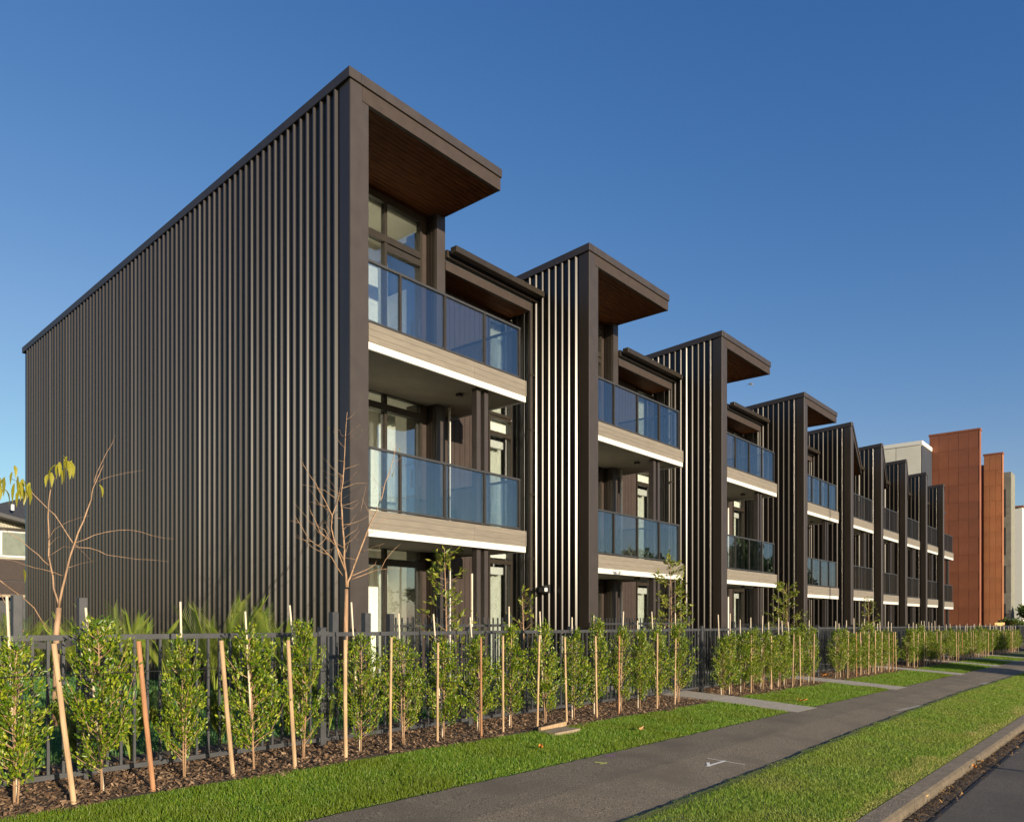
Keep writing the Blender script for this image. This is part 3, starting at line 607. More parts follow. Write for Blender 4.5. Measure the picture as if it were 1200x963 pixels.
# ------------------------------------------------------------------ foliage generators
def leaves(n_pts, dirs, size, width, up=.3, fold=.25, jitter=.6):
    """n leaves at points (n,3) roughly along dirs; returns quads (two triangles folded at the midrib)"""
    n = len(n_pts); d = dirs + rng.normal(0, jitter, (n, 3)); d[:, 2] += up; d /= np.linalg.norm(d, axis=1)[:, None] + 1e-9
    r = rng.normal(0, 1, (n, 3)); s = np.cross(d, r); s /= np.linalg.norm(s, axis=1)[:, None] + 1e-9; nn = np.cross(d, s)
    ln = size * rng.uniform(.65, 1.25, n)[:, None]; wd = ln * width
    a = n_pts; b = n_pts + d * ln * .5 + s * wd / 2 + nn * wd * fold; c = n_pts + d * ln; e = n_pts + d * ln * .5 - s * wd / 2 + nn * wd * fold
    V = np.stack([a, b, c, e], 1).reshape(-1, 3); F = np.arange(4 * n).reshape(-1, 4)
    F = np.concatenate([F[:, [0, 1, 2]], F[:, [0, 2, 3]]]); return V, F
def hedge_variant(seed, h=1.12, wid=.25, n=2800):
    random.seed(seed); mb = MB(); P = []; D = []
    stems = [[(0, 0, 0), (random.uniform(-.03, .03), random.uniform(-.03, .03), h * .5), (random.uniform(-.05, .05), random.uniform(-.04, .04), h * .95)]]
    mb.tube(stems[0], [.011, .008, .003], 5)
    if seed % 2: mb.tube([(0.02, 0, 0), (.05, .01, h * .35), (.07, .02, h * .6)], [.008, .006, .003], 5)
    nb = 60
    for i in range(nb):
        t = (i + random.random()) / nb; z0 = h * (.10 + .84 * t); a = random.uniform(0, 6.28)
        prof = min(1, (z0 / h + .12) * 3.2) * (1.0 - max(0, (z0 / h - .33)) ** 1.0 * 1.28); ln = wid * prof * random.uniform(.7, 1.3) + .03
        s = Vector(stems[0][1]).lerp(Vector(stems[0][2]), (z0 / h - .5) / .45) if z0 > h * .5 else Vector((0, 0, 0)).lerp(Vector(stems[0][1]), z0 / (h * .5))
        s.z = z0; d = Vector((math.cos(a), math.sin(a) * .75, random.uniform(.5, 1.4))); m_ = s + Vector((d.x * ln * .55, d.y * ln * .55, ln * .35)); e_ = s + Vector((d.x * ln, d.y * ln, ln * d.z))
        mb.tube([s, m_, e_], [.004, .003, .0015], 3, cap=False)
        k = max(4, int(n / nb * (.5 + prof)))
        for j in range(k):
            q = random.uniform(.25, 1.05); p = (s.lerp(m_, q * 2) if q < .5 else m_.lerp(e_, q * 2 - 1)) + Vector((random.gauss(0, .02), random.gauss(0, .02), random.gauss(0, .02)))
            P.append(p); D.append((e_ - s).normalized())
    for j in range(36): P.append(Vector(stems[0][2]) + Vector((random.gauss(0, .025), random.gauss(0, .025), random.uniform(-.12, .06)))); D.append(Vector((0, 0, 1)))
    V, F = leaves(np.array([tuple(p) for p in P]), np.array([tuple(d) for d in D]), .036, .44)
    return mb.mesh('stem', M['bark'], True), soup('foliage', V, F, M['leaf'])
HV = [hedge_variant(s, h=random.Random(s).uniform(1.08, 1.26), wid=random.Random(s + 9).uniform(.21, .28)) for s in range(12)]
random.seed(11)
stake_me = {}
for nm in ('stake', 'stake_red'):
    b = MB(); b.tube([(0, 0, -.08), (0, 0, .5), (.006, 0, 1)], [.0175, .017, .0165], 10); b.tube([(0, 0, .80), (0, 0, .807)], .019, 8); stake_me[nm] = b.mesh('garden_stake', M[nm])
b = MB(); b.tube([(0, 0, -.05), (0, 0, 1)], .0085, 6); cane_me = b.mesh('garden_cane', M['cane'])
rows = [('nearest hedge row', 1.10, 11.15, 'nearest hedge row'), ('second hedge row', 12.15, 16.6, 'second hedge row'),
        ('third hedge row', 18.25, 23.0, 'third hedge row'), ('fourth hedge row', 24.6, 29.3, 'fourth hedge row'), ('farthest hedge row', 30.7, 47.5, 'farthest hedge row')]
LEAN = {0: -.12, 1: -.115, 2: -.10, 3: -.095, 4: -.06, 5: -.02, 6: .02, 7: .02}
for ri, (rn, xa, xb, where) in enumerate(rows):
    sp = .56 if ri in (0, 4) else .43; n = int((xb - xa) / sp) + 1
    for i in range(n):
        X = xa + i * sp + random.uniform(-.03, .03)
        if ri == 0 and i == 0: X = 1.13
        Y = 5.66 + random.uniform(-.04, .04); z = GZ(X, Y) ; v = HV[(i * 5 + ri * 3) % 12]; s = random.uniform(.93, 1.06)
        z_ = X * .0 ; from_left = ORD[i]
        T = thing('hedge_plant', (X, Y, z), f'leafy young hedge plant, {from_left} from the left in the {where}', 'shrub', 'young hedge plants along the fence', rz=random.uniform(0, 6.28) if ri else random.choice((0, 3.14)) + random.uniform(-.5, .5))
        T.scale = (s * random.uniform(.74, 1.0), s * random.uniform(.76, 1.0), s * random.uniform(.90, 1.05) * (.97 if ri else 1)); inst('stem', v[0], T); inst('foliage', v[1], T)
        # bamboo cane in the plant
        if random.random() < .85 or ri == 0:
            h = 1.32 + random.uniform(-.06, .10) - (.0 if ri else 0); o = inst('garden_cane', cane_me, None, (X + .03, Y + .05, z), (random.uniform(-.05, .05), random.uniform(-.09, .03), 0), (1, 1, h))
            tag(o, f'bleached bamboo cane in the {from_left} plant of the {where}', 'garden cane', 'bamboo canes in the hedge')
        # round stake beside it
        if (i < n - 1 or ri) and not (random.random() < (.3 if ri else .12) and (i > 8 or ri)):
            red = (ri == 0 and i in (2, 8, 13)) or (ri == 1 and i in (0, 3)) or (ri > 1 and i % 7 == 2); k = 'stake_red' if red else 'stake'
            sx = X + sp * .5 + .02 + (random.uniform(-.09, .09) if i > 5 or ri else 0); Ys = 5.50 + (random.uniform(0, .1) if i > 5 or ri else 0); zs = GZ(sx, Ys); hh = 1.075 + random.uniform(-.02, .02); le = LEAN.get(i, random.uniform(-.03, .03)) if ri == 0 else random.uniform(-.04, .04)
            if ri == 1 and i == 0: sx = X - .22
            o = inst(('timber_stake'), stake_me[k], None, (sx, Ys, zs), (random.uniform(-.02, .02), le, 0), ((1, 1, hh) if ri == 0 and i < 6 else (.72, .72, hh * random.uniform(.93, 1.03))))
            tag(o, f'{"reddish" if red else "pale"} round timber stake beside the {from_left} plant of the {where}', 'stake', 'round timber stakes before the hedge')
    mb = MB(); mb.tube([(xa - (3 if ri == 0 else .2), 5.53, E - .335 - .004 * 0), ((xa + xb) / 2, 5.53, GZ((xa + xb) / 2, 5.5) + .85), (xb + .1, 5.53, GZ(xb, 5.5) + .85)], .003, 4)
    tag(mb.build('tie_wire', M['rubber']), f'thin dark wire strung from stake to stake along the {rn}', 'wire')
# one more plant cut by the left edge
for i, X in enumerate((.55, .02)):
    T = thing('hedge_plant', (X, 5.66, GZ(X, 5.66)), ('hedge plant half cut off by the left edge', 'hedge plant wholly past the left edge')[i], 'shrub', 'young hedge plants along the fence'); inst('stem', HV[i + 3][0], T); inst('foliage', HV[i + 3][1], T)

# ------------------------------------------------------------------ bare and young trees
def branches(mb, polys, Y, dep=.0):
    for pts, r0, r1 in polys:
        n = len(pts); P = []
        dy = random.uniform(-.4, .4)
        for i, (x, y) in enumerate(pts): P.append(at(x, y, Y + dy * i / max(n - 1, 1)))
        # smooth
        Q = [P[0]]
        for a, b in zip(P, P[1:]):
            m_ = a.lerp(b, .5) + Vector((random.gauss(0, .006), random.gauss(0, .01), random.gauss(0, .006))); Q += [m_, b]
        mb.tube(Q, [r0 + (r1 - r0) * i / (len(Q) - 1) for i in range(len(Q))], 6)
TY = 9.3
b0 = at(67, 742, TY)
T = thing('bare_tree', (b0.x, b0.y, GZ(b0.x, b0.y)), 'young forked tree with a few yellow green leaves at the left edge', 'tree')
o_ = -Vector(T.location)
mb = MB(); base = at(66, 742, TY); g0 = Vector((base.x - .02, base.y, GZ(base.x, base.y) - .05))
mb.tube([g0, (base.x, base.y, (g0.z + base.z) / 2), base, at(69, 712, TY)], [.042, .036, .033, .028], 8)
tr = mb.build('trunk', M['bark_red'], T, smooth=True); tr.location = o_
BR = [([(69, 712), (67, 702), (62, 675), (57, 650), (57, 620), (57, 590), (60, 570), (66, 555)], 0.0125, 0.0040), ([(69, 712), (73, 690), (79, 665), (87, 638), (98, 610), (107, 585), (109, 572), (121, 545)], 0.0148, 0.0032),
      ([(109, 573), (113, 555), (125, 530), (135, 510)], 0.0055, 0.0016), ([(57, 662), (45, 650), (25, 633), (3, 619)], 0.0062, 0.0024), ([(86, 637), (70, 612), (57, 597), (40, 580), (28, 568), (12, 560)], 0.0070, 0.0024),
      ([(88, 636), (110, 627), (140, 621), (165, 623), (190, 630), (204, 631)], 0.0047, 0.0012), ([(86, 640), (105, 642), (125, 650), (160, 655), (198, 658)], 0.0047, 0.0012), ([(57, 632), (64, 620), (80, 611), (105, 604)], 0.0031, 0.0008),
      ([(80, 665), (95, 660), (114, 656)], 0.0031, 0.0008), ([(75, 675), (62, 670), (40, 665), (20, 658), (0, 655)], 0.0039, 0.0016), ([(110, 567), (130, 558), (168, 551)], 0.0031, 0.0008), ([(57, 640), (66, 630), (75, 627)], 0.0023, 0.0008),
      ([(0, 680), (20, 695), (40, 712), (58, 740)], 0.0047, 0.0064), ([(0, 695), (12, 715), (28, 740)], 0.0047, 0.0056), ([(88, 637), (105, 655), (112, 660)], 0.0023, 0.0008), ([(57, 652), (75, 640), (90, 643)], 0.0023, 0.0008)]
for br in BR:
    mb = MB(); branches(mb, [br], TY); o = mb.build('branch', M['bark_red'], T, smooth=True); o.location = o_
def hang_leaves(clusters, parent, loc, size, m, Y):
    for (px, py, n, sp) in clusters:
        for i in range(n):
            c = at(px + random.gauss(0, sp), py + random.gauss(0, sp * .9), Y + random.gauss(0, .04)); mb = MB(); L_ = size * random.uniform(.7, 1.15); a = random.uniform(0, 3.14); w_ = L_ * .13; dx, dy = math.cos(a), math.sin(a); t = random.uniform(-.35, .35)
            prev = None
            for j in range(5):
                u = j / 4; wj = w_ * math.sin(math.pi * min(.97, max(.08, u))) ; cx = c + Vector((t * L_ * math.sin(u * 2), .02 * u, -L_ * u + .03 * math.sin(u * 3)))
                mb.v += [tuple(cx + Vector((dx * wj, dy * wj, .008))), tuple(cx), tuple(cx - Vector((dx * wj, dy * wj, -.008)))]
            for j in range(4):
                b = j * 3; mb.f += [(b, b + 1, b + 4, b + 3), (b + 1, b + 2, b + 5, b + 4)]
            o = mb.build('leaf', m, parent); o.location = loc
hang_leaves([(67, 543, 4, 4), (79, 541, 11, 5), (7, 562, 7, 5), (24, 563, 9, 6), (58, 556, 2, 1.5), (33, 568, 2, 2), (26, 668, 1, 1), (116, 568, 1, 1), (2, 572, 4, 3)], T, o_, .19, M['autumn'], TY)
TY2 = 7.7; base = at(405, 742, TY2)
T = thing('bare_tree', (base.x, base.y, GZ(base.x, base.y)), 'leafless young tree before the front corner of the nearest townhouse', 'tree'); o_ = -Vector(T.location)
mb = MB(); mb.tube([(base.x, base.y, GZ(base.x, base.y) - .05), base, at(405.5, 715, TY2), at(406, 690, TY2)], [.034, .030, .027, .022], 8); tr = mb.build('trunk', M['bark'], T, smooth=True); tr.location = o_
def px3(x, y): return (340 + x / 3.708, 480 + y / 3.704)      # from the zoomed crop
BR = [([(245, 770), (234, 655), (233, 560), (225, 440), (222, 360), (232, 270), (240, 120), (248, 10)], .015, .003), ([(250, 770), (262, 725), (300, 620), (345, 500), (400, 380), (435, 260), (462, 150)], .013, .003),
      ([(240, 700), (190, 560), (183, 460), (110, 320), (48, 220)], .010, .002), ([(228, 720), (180, 640), (140, 600), (80, 560), (20, 460)], .008, .002), ([(232, 650), (200, 590), (130, 530), (85, 430)], .008, .002),
      ([(183, 460), (205, 400), (225, 350), (232, 270)], .006, .003), ([(270, 720), (330, 695), (370, 670), (390, 590)], .006, .001), ([(270, 735), (350, 705), (420, 690), (482, 692)], .006, .001), ([(395, 690), (440, 620), (482, 580)], .004, .001),
      ([(238, 120), (270, 90), (305, 65)], .003, .001), ([(240, 120), (215, 90), (190, 78)], .003, .001), ([(243, 130), (290, 110), (315, 85)], .003, .001), ([(230, 290), (180, 250), (140, 205)], .004, .001), ([(228, 340), (280, 320), (345, 320)], .004, .001),
      ([(230, 260), (260, 250), (300, 235)], .003, .001), ([(222, 400), (150, 350), (50, 325)], .004, .001), ([(170, 440), (120, 400), (80, 340)], .004, .001), ([(232, 500), (280, 490), (340, 460)], .004, .001), ([(233, 560), (290, 520), (330, 330)], .003, .001),
      ([(190, 580), (150, 520), (90, 490), (12, 400)], .004, .001), ([(170, 630), (100, 600), (25, 540)], .004, .001), ([(235, 600), (180, 560), (150, 480)], .003, .001), ([(300, 620), (350, 600), (410, 580)], .004, .001), ([(320, 560), (400, 480), (470, 440)], .003, .001), ([(222, 420), (270, 430), (300, 400)], .003, .001), ([(222, 400), (190, 330), (150, 290)], .003, .001)]
for br in BR:
    mb = MB(); branches(mb, [([px3(*p) for p in br[0]], br[1], br[2])], TY2); o = mb.build('branch', M['bark'], T, smooth=True); o.location = o_
rr = random.Random(5); mb = MB()
for br in BR[:6]:
    P = [px3(*p) for p in br[0]]
    for a, b in zip(P[1:], P[2:]):
        for t in (.3, .7):
            s = (a[0] + (b[0] - a[0]) * t, a[1] + (b[1] - a[1]) * t); an = rr.uniform(-2.9, -.2); ln = rr.uniform(10, 26)
            branches(mb, [([s, (s[0] + math.cos(an) * ln * .5, s[1] + math.sin(an) * ln * .35), (s[0] + math.cos(an) * ln, s[1] + math.sin(an) * ln)], .003, .0008)], TY2)
o = mb.build('twigs', M['bark'], T); o.location = o_; o['kind'] = 'stuff'
hang_leaves([(388, 503, 1, 1), (461, 557, 1, 1), (469, 524, 1, 1)], T, o_, .07, M['autumn'], TY2)
# square support posts with a black strap
def tpost(px, ptop, Y, label):
    p = at(px, ptop, Y); mb = MB(); mb.box(p.x - .045, p.x + .045, p.y - .045, p.y + .045, GZ(p.x, p.y) - .1, p.z); tag(mb.build('support_post', M['fence'], bevel=.004), label, 'post', 'square posts that hold the young trees')
tpost(19.5, 697, 9.0, 'left dark square post strapped to the leafy forked tree'); tpost(96, 700, 9.0, 'right dark square post strapped to the leafy forked tree')
tpost(391, 717, 7.7, 'left short post beside the leafless tree at the townhouse corner'); tpost(429, 718, 7.7, 'right short post beside the leafless tree at the townhouse corner')
mb = MB(); pts = [at(15, 753, 8.95), at(40, 759, 8.95), at(66, 762, 8.9), at(82, 757, 8.9), at(100, 751, 8.95)]
for a, b in zip(pts, pts[1:]): mb.quad(a, b, b + Vector((0, 0, .07)), a + Vector((0, 0, .07))); mb.quad(a + Vector((0, .012, .07)), b + Vector((0, .012, .07)), b + Vector((0, .012, 0)), a + Vector((0, .012, 0)))
tag(mb.build('tree_strap', M['rubber']), 'black strap tied round the trunk between the two dark posts', 'strap')
# young leafy trees behind the fence
def young(px, ptop, Y, w_, nleaf, label, seed):
    random.seed(seed); b = at(px, ptop, Y); g = GZ(b.x, Y); T = thing('young_tree', (b.x, Y, g), label, 'tree', 'young leafy trees behind the fence'); H = b.z - g; mb = MB(); P = []; D = []
    mb.tube([(0, 0, -.05), (.02, 0, H * .5), (-.02, 0, H)], [.016, .011, .003], 6)
    for i in range(30):
        z = H * (.35 + .62 * i / 30); a = random.uniform(0, 6.28); ln = w_ * random.uniform(.4, 1) * (1.05 - .75 * (i / 30)); d = Vector((math.cos(a), math.sin(a), .6)); e_ = Vector((0, 0, z)) + d * ln
        mb.tube([(0, 0, z), Vector((0, 0, z)) + d * ln * .5 + Vector((0, 0, -.02)), e_], [.004, .003, .001], 3, cap=False)
        for j in range(nleaf // 30): P.append(Vector((0, 0, z)).lerp(e_, random.uniform(.35, 1.05)) + Vector((random.gauss(0, .03), random.gauss(0, .03), random.gauss(0, .03)))); D.append(d)
    for j in range(14): P.append(Vector((random.gauss(0, .03), random.gauss(0, .03), H - random.uniform(0, .25)))); D.append(Vector((0, 0, 1)))
    mb.build('trunk', M['bark'], T, smooth=True); V, F = leaves(np.array([tuple(p) for p in P]), np.array([tuple(d) for d in D]), .085, .34, up=-.1); inst('foliage', soup('foliage', V, F, M['leaf2']), T)
young(522, 642, 7.3, .50, 420, 'slim leafy young tree before the ground floor window of the nearest townhouse', 1)
young(786, 650, 7.6, .62, 800, 'leafy young tree before the lower balcony of the second townhouse', 2)
young(922, 683, 7.6, .75, 900, 'young tree before the ribbed wall between the third and fourth townhouses', 3)
young(1018, 700, 7.8, .55, 260, 'small young tree before the fifth townhouse', 4)
young(613, 690, 7.1, .35, 90, 'sparse sapling left of the pale ground floor window of the nearest townhouse', 6)
for X in (8.3,):
    p = at(553, 672, 7.2); mb = MB(); mb.tube([(p.x, p.y, GZ(p.x, p.y)), p], .016, 6); tag(mb.build('garden_cane', M['cane']), 'tall pale cane right of the slim young tree before the nearest patio', 'garden cane', 'bamboo canes in the hedge')

# ------------------------------------------------------------------ palms and strappy plants behind the fence
def palm(X, Y, h, n, label, seed, m='palm'):
    r = random.Random(seed); T = thing('palm_plant', (X, Y, GZ(X, Y)), label, 'plant', 'fan leaved plants before the ribbed wall')
    for i in range(n):
        a = r.uniform(0, 6.28); lean = r.uniform(.08, .55); ln = h * r.uniform(.7, 1.05); mb = MB(); d = Vector((math.cos(a), math.sin(a), 0))
        st = [Vector((0, 0, 0)) + d * (lean * ln * t ** 1.4) + Vector((0, 0, ln * t * (1 - .25 * lean * t))) for t in (0, .25, .5, .75, 1)]
        s = Vector((-d.y, d.x, 0))
        mb.tube(st, [.010, .008, .006, .004, .002], 3, cap=False)
        for j in range(22):
            t = .35 + .65 * j / 21; k = min(3, int(t * 4)); p = st[k].lerp(st[k + 1], t * 4 - k)
            for sg in (-1, 1):
                ll = ln * .34 * (1.1 - .5 * t); e_ = p + s * sg * ll * .55 + d * ll * .35 + Vector((0, 0, ll * .75)); w_ = Vector((0, 0, 1)).cross(s) * .0115
                mb.v += [tuple(p - w_), tuple(p + w_), tuple(e_)]; q = len(mb.v); mb.f.append((q - 3, q - 2, q - 1))
        mb.build('frond', M[m], T)
PL = [(20, 17, 1.5), (58, 17.5, 1.35), (92, 15, 1.4), (140, 14.2, 1.5), (162, 13, 1.3), (252, 10.8, 1.6), (290, 10.2, 1.45), (325, 9.4, 1.35), (355, 8.9, 1.1), (200, 12, 1.2)]
for i, (px, Y, h) in enumerate(PL):
    X = min(ratio(px) * Y, 6.35); palm(X, Y, h * .95, 11, f'spiky fan leaved plant before the ribbed wall, {ORD[sorted(p[0] for p in PL).index(px)]} from the left', i)
r = random.Random(3)
for i in range(16):
    X = .3 + i * .42; palm(X, 6.75 + r.uniform(-.1, .15), .55, 9, f'low strappy plant right behind the fence, {ORD[i]} from the left', 50 + i)

# ------------------------------------------------------------------ grass, bark chips, litter
def grass(name, x0, x1, yf0, yf1, dens, h, m, lay=.5, fall=1.0, label='grass', wmul=1.0, avoid=(), hfun=None):
    Ps = []
    xs = np.arange(x0, x1, 1.0)
    for xa in xs:
        yA, yB = yf0(xa + .5), yf1(xa + .5); dist = math.hypot(xa + .5, (yA + yB) / 2); lod = min(1, (6.5 / max(dist, 1e-3)) ** fall); n = int(dens * lod * (yB - yA))
        p = np.stack([rng.uniform(xa, xa + 1, n), rng.uniform(yA, yB, n), np.full(n, lod)], 1); Ps.append(p)
    P = np.concatenate(Ps)
    for a, b in avoid: P = P[(P[:, 0] < a - .01) | (P[:, 0] > b + .01)]
    e0 = np.array([yf0(x) for x in P[:, 0]]); e1 = np.array([yf1(x) for x in P[:, 0]])
    edge = np.clip(np.minimum(P[:, 1] - e0, e1 - P[:, 1]) / .12, .35, 1)
    n = len(P); z = np.array([GZ(x, y) for x, y in P[:, :2]]) - .006
    cl = .75 + .5 * np.sin(P[:, 0] * 5.1 + np.sin(P[:, 1] * 7)) * np.sin(P[:, 1] * 6.3 + 2 * np.sin(P[:, 0] * 2.3)) * .5
    hh = h * rng.uniform(.5, 1.25, n) * cl * edge; a = rng.uniform(0, 6.283, n); l = lay * rng.uniform(.1, 1, n) * hh; a2 = a + rng.uniform(-1, 1, n) + 1.57
    wd = (.0032 * wmul / np.sqrt(P[:, 2])) * rng.uniform(.7, 1.3, n)
    b = np.stack([P[:, 0], P[:, 1], z], 1); s = np.stack([np.cos(a2) * wd, np.sin(a2) * wd, 0 * wd], 1); tp = b + np.stack([np.cos(a) * l, np.sin(a) * l, hh], 1)
    V = np.stack([b - s, b + s, tp], 1).reshape(-1, 3); F = np.arange(3 * n).reshape(-1, 3)
    o = inst(name, soup(name, V, F, m)); return tag(o, label, 'grass', kind='stuff')
grass('lawn_grass', -2.0, 40, lambda x: 4.17, lambda x: 5.42 if x < 11 else 5.5, 12500, .043, M['grass'], .8, 1.05, 'bright green lawn strip between the bark bed and the footpath', avoid=ENTRY)
grass('verge_grass', 3.2, 48, lambda x: path_edge(x) - .035, lambda x: path_edge(x), 6000, .02, M['grass_dry'], .9, 1.1, 'short grass along the footpath edge')
grass('verge_grass', 3.2, 55, lambda x: 1.685, lambda x: path_edge(x) - .02, 11500, .036, M['grass_dry'], .9, 1.05, 'mown grass verge between the footpath and the kerb')
grass('garden_grass', -1, 6.7, lambda x: 6.9, lambda x: 9.5, 2600, .07, M['lawn_dark'], .6, .6, 'darker lawn behind the fence', wmul=1.3)
grass('garden_grass', 0, 6.2, lambda x: 9.5, lambda x: 19, 900, .09, M['lawn_dark'], .6, .3, 'darker lawn beside the ribbed side wall', wmul=2)
def chips(name, n, xf, yf, size, m, label, cat, thick=.35, zoff=0.0, avoid=()):
    X = xf(n); Y = yf(n, X)
    keep = np.ones(n, bool)
    for a, b in avoid: keep &= (X < a - .02) | (X > b + .02)
    X, Y = X[keep], Y[keep]; n = len(X); Z = np.array([GZ(x, y) for x, y in zip(X, Y)]) + zoff + np.abs(rng.normal(0, .009, n))
    L_ = size * rng.uniform(.4, 1.3, n); W_ = L_ * rng.uniform(.2, .55, n); a = rng.uniform(0, 6.28, n); t = rng.normal(0, .35, n); c = np.stack([X, Y, Z + .003], 1)
    d = np.stack([np.cos(a) * np.cos(t), np.sin(a) * np.cos(t), np.sin(t)], 1) * L_[:, None] / 2; s = np.stack([-np.sin(a), np.cos(a), rng.normal(0, .4, n)], 1) * W_[:, None] / 2
    k = np.stack([0 * X, 0 * X, thick * W_], 1)
    V = np.stack([c - d - s, c + d - s * .6, c + d * .8 + s, c - d * .9 + s, c + k], 1).reshape(-1, 3); B = np.arange(0, 5 * n, 5)[:, None]
    F = np.concatenate([B + np.array([[0, 1, 4]]), B + np.array([[1, 2, 4]]), B + np.array([[2, 3, 4]]), B + np.array([[3, 0, 4]])]); return tag(inst(name, soup(name, V, F, m)), label, cat, kind='stuff')
chips('bark_mulch', 52000, lambda n: -2 + 34 * rng.uniform(0, 1, n) ** 1.5, lambda n, X: rng.uniform(5.36 + .08 * np.sin(X * 3.1) + .04 * np.sin(X * 9), 6.5), .036, M['chips'], 'bark mulch round the hedge plants', 'mulch', avoid=ENTRY)
M['straw'] = leafmat('dry grass', (.25, .25, .06), (.36, .33, .10), (.46, .40, .16), .3, .7)
grass('dry_grass', 3.2, 30, lambda x: 1.69, lambda x: 1.90 + .13 * math.sin(x * 1.7) + .07 * math.sin(x * 5.1), 8000, .046, M['straw'], 1.0, 1.05, 'dry yellow grass along the back of the kerb')
chips('gutter_litter', 2000, lambda n: 3.5 + 16 * rng.uniform(0, 1, n) ** 1.3, lambda n, X: 1.49 - np.abs(rng.normal(0, .085, n)), .032, M['litter'], 'dead leaves and grit in the gutter against the kerb', 'leaf litter', zoff=.004)
def leaf_thing(px, py, s, m, label, gut=False):
    GZ = (lambda X, Y: globals()['GZ'](X, 1.49)) if gut else globals()['GZ']
    # place on the ground under the pixel
    u = ratio(px); lo, hi = .3, 30
    for _ in range(50):
        mid = (lo + hi) / 2; X = u * mid; y = 725 + (E - GZ(X, mid)) * 892 / (CA * X + SA * mid)
        if y > py: lo = mid
        else: hi = mid
    Y = lo; X = u * lo; rr_ = random.Random(int(px)); mb = MB(); a = rr_.uniform(0, 6.28); c, sn = math.cos(a), math.sin(a)
    for j in range(5):
        t = j / 4; wj = s * .25 * math.sin(math.pi * min(.95, max(.06, t)))
        for q in (-1, 0, 1): lx, ly = (t - .5) * s, q * wj; mb.v.append((lx * c - ly * sn, lx * sn + ly * c, .012 + .018 * abs(q) + .02 * (t - .5) ** 2 * 4))
    for j in range(4): b = j * 3; mb.f += [(b, b + 1, b + 4, b + 3), (b + 1, b + 2, b + 5, b + 4)]
    o = mb.build('fallen_leaf', m, loc=(X, Y, GZ(X, Y) + .02)); tag(o, label, 'leaf', 'fallen leaves')
LM = {'o': mat('orange leaf', (.55, .20, .03), .6), 'y': mat('yellow leaf', (.70, .42, .04), .6), 't': mat('tan leaf', (.50, .30, .12), .7)}
leaf_thing(634, 880, .11, LM['o'], 'small orange leaf lying on the lawn beside the footpath'); leaf_thing(752, 858, .13, LM['t'], 'tan curled leaf on the lawn below the hedge row')
leaf_thing(940, 823, .16, LM['o'], 'orange brown leaf on the lawn between the first two entry paths'); leaf_thing(1133, 898, .13, LM['y'], 'bright yellow leaf in the gutter by the kerb shadow', True)
leaf_thing(1146, 896, .12, LM['t'], 'tan leaf right of the yellow one in the gutter', True); leaf_thing(1080, 939, .10, LM['t'], 'brown leaf in the gutter nearest the bottom edge', True); leaf_thing(967, 793, .3, LM['o'], 'orange leaf at the foot of the third hedge row'); leaf_thing(1142, 903, .09, LM['o'], 'small orange leaf below the yellow one in the gutter', True)
# timber board and utility cover at the bed edge
mb = MB(); mb.box(-.30, .30, -.02, .02, -.02, .035); o = mb.build('timber_board', M['stake'], loc=(7.03, 5.36, GZ(7, 5.36) + .02), bevel=.003); o.rotation_euler = (0, 0, R(8)); tag(o, 'short pale timber board at the edge of the bark bed', 'board')
mb = MB(); mb.box(-.24, .24, -.12, .12, -.03, .012); o = mb.build('utility_cover', M['kerb'], loc=(6.9, 5.17, GZ(6.9, 5.17) + .022)); tag(o, 'small grey utility cover set in the lawn beside the timber board', 'cover')
# survey paint on the footpath
def path_z(X, Y):
    y0 = path_edge(X); ym = (y0 + 4.16) / 2; za, zm, zb_ = GZ(X, y0) - .020, GZ(X, 3.5) + .014, GZ(X, 4.15) + .010
    return za + (zm - za) * (Y - y0) / (ym - y0) if Y < ym else zm + (zb_ - zm) * (Y - ym) / (4.16 - ym)
def onpath(px, py):
    u = ratio(px); lo, hi = .3, 30
    for _ in range(50):
        mid = (lo + hi) / 2; X = u * mid; y = 725 + (E - path_z(X, mid)) * 892 / (CA * X + SA * mid)
        if y > py: lo = mid
        else: hi = mid
    return Vector((u * lo, lo, path_z(u * lo, lo) + .005))
def stroke(mb, a, b, w_):
    a, b = onpath(*a), onpath(*b); d = (b - a).normalized(); s = Vector((-d.y, d.x, 0)) * w_ / 2; mb.quad(a - s, b - s, b + s, a + s)
mb = MB(); stroke(mb, (828, 898), (850, 891.5), .035); stroke(mb, (831, 898), (829.5, 893.5), .03); stroke(mb, (829, 888.5), (873, 896), .012); tag(mb.build('survey_mark', M['paint_white']), 'white spray painted survey mark on the footpath', 'paint mark', kind=None)
mb = MB(); stroke(mb, (697, 893), (711, 894.5), .03); stroke(mb, (703, 895.5), (711, 893.5), .02); tag(mb.build('survey_mark', M['paint_yellow']), 'yellow green paint dash on the footpath edge', 'paint mark')
mb = MB(); stroke(mb, (710, 886), (721, 885.5), .025); tag(mb.build('survey_mark', M['paint_purple']), 'small purple paint dash where the lawn meets the footpath', 'paint mark')
for (a, b, w_, lab) in (((1050, 833), (1080, 826.5), .10, 'pale concrete patch along the street edge of the footpath'), ((1149, 801.5), (1158, 799.5), .25, 'far pale concrete patch on the street edge of the footpath')):
    mb = MB(); stroke(mb, a, b, w_); tag(mb.build('concrete_patch', M['concrete']), lab, 'patch')

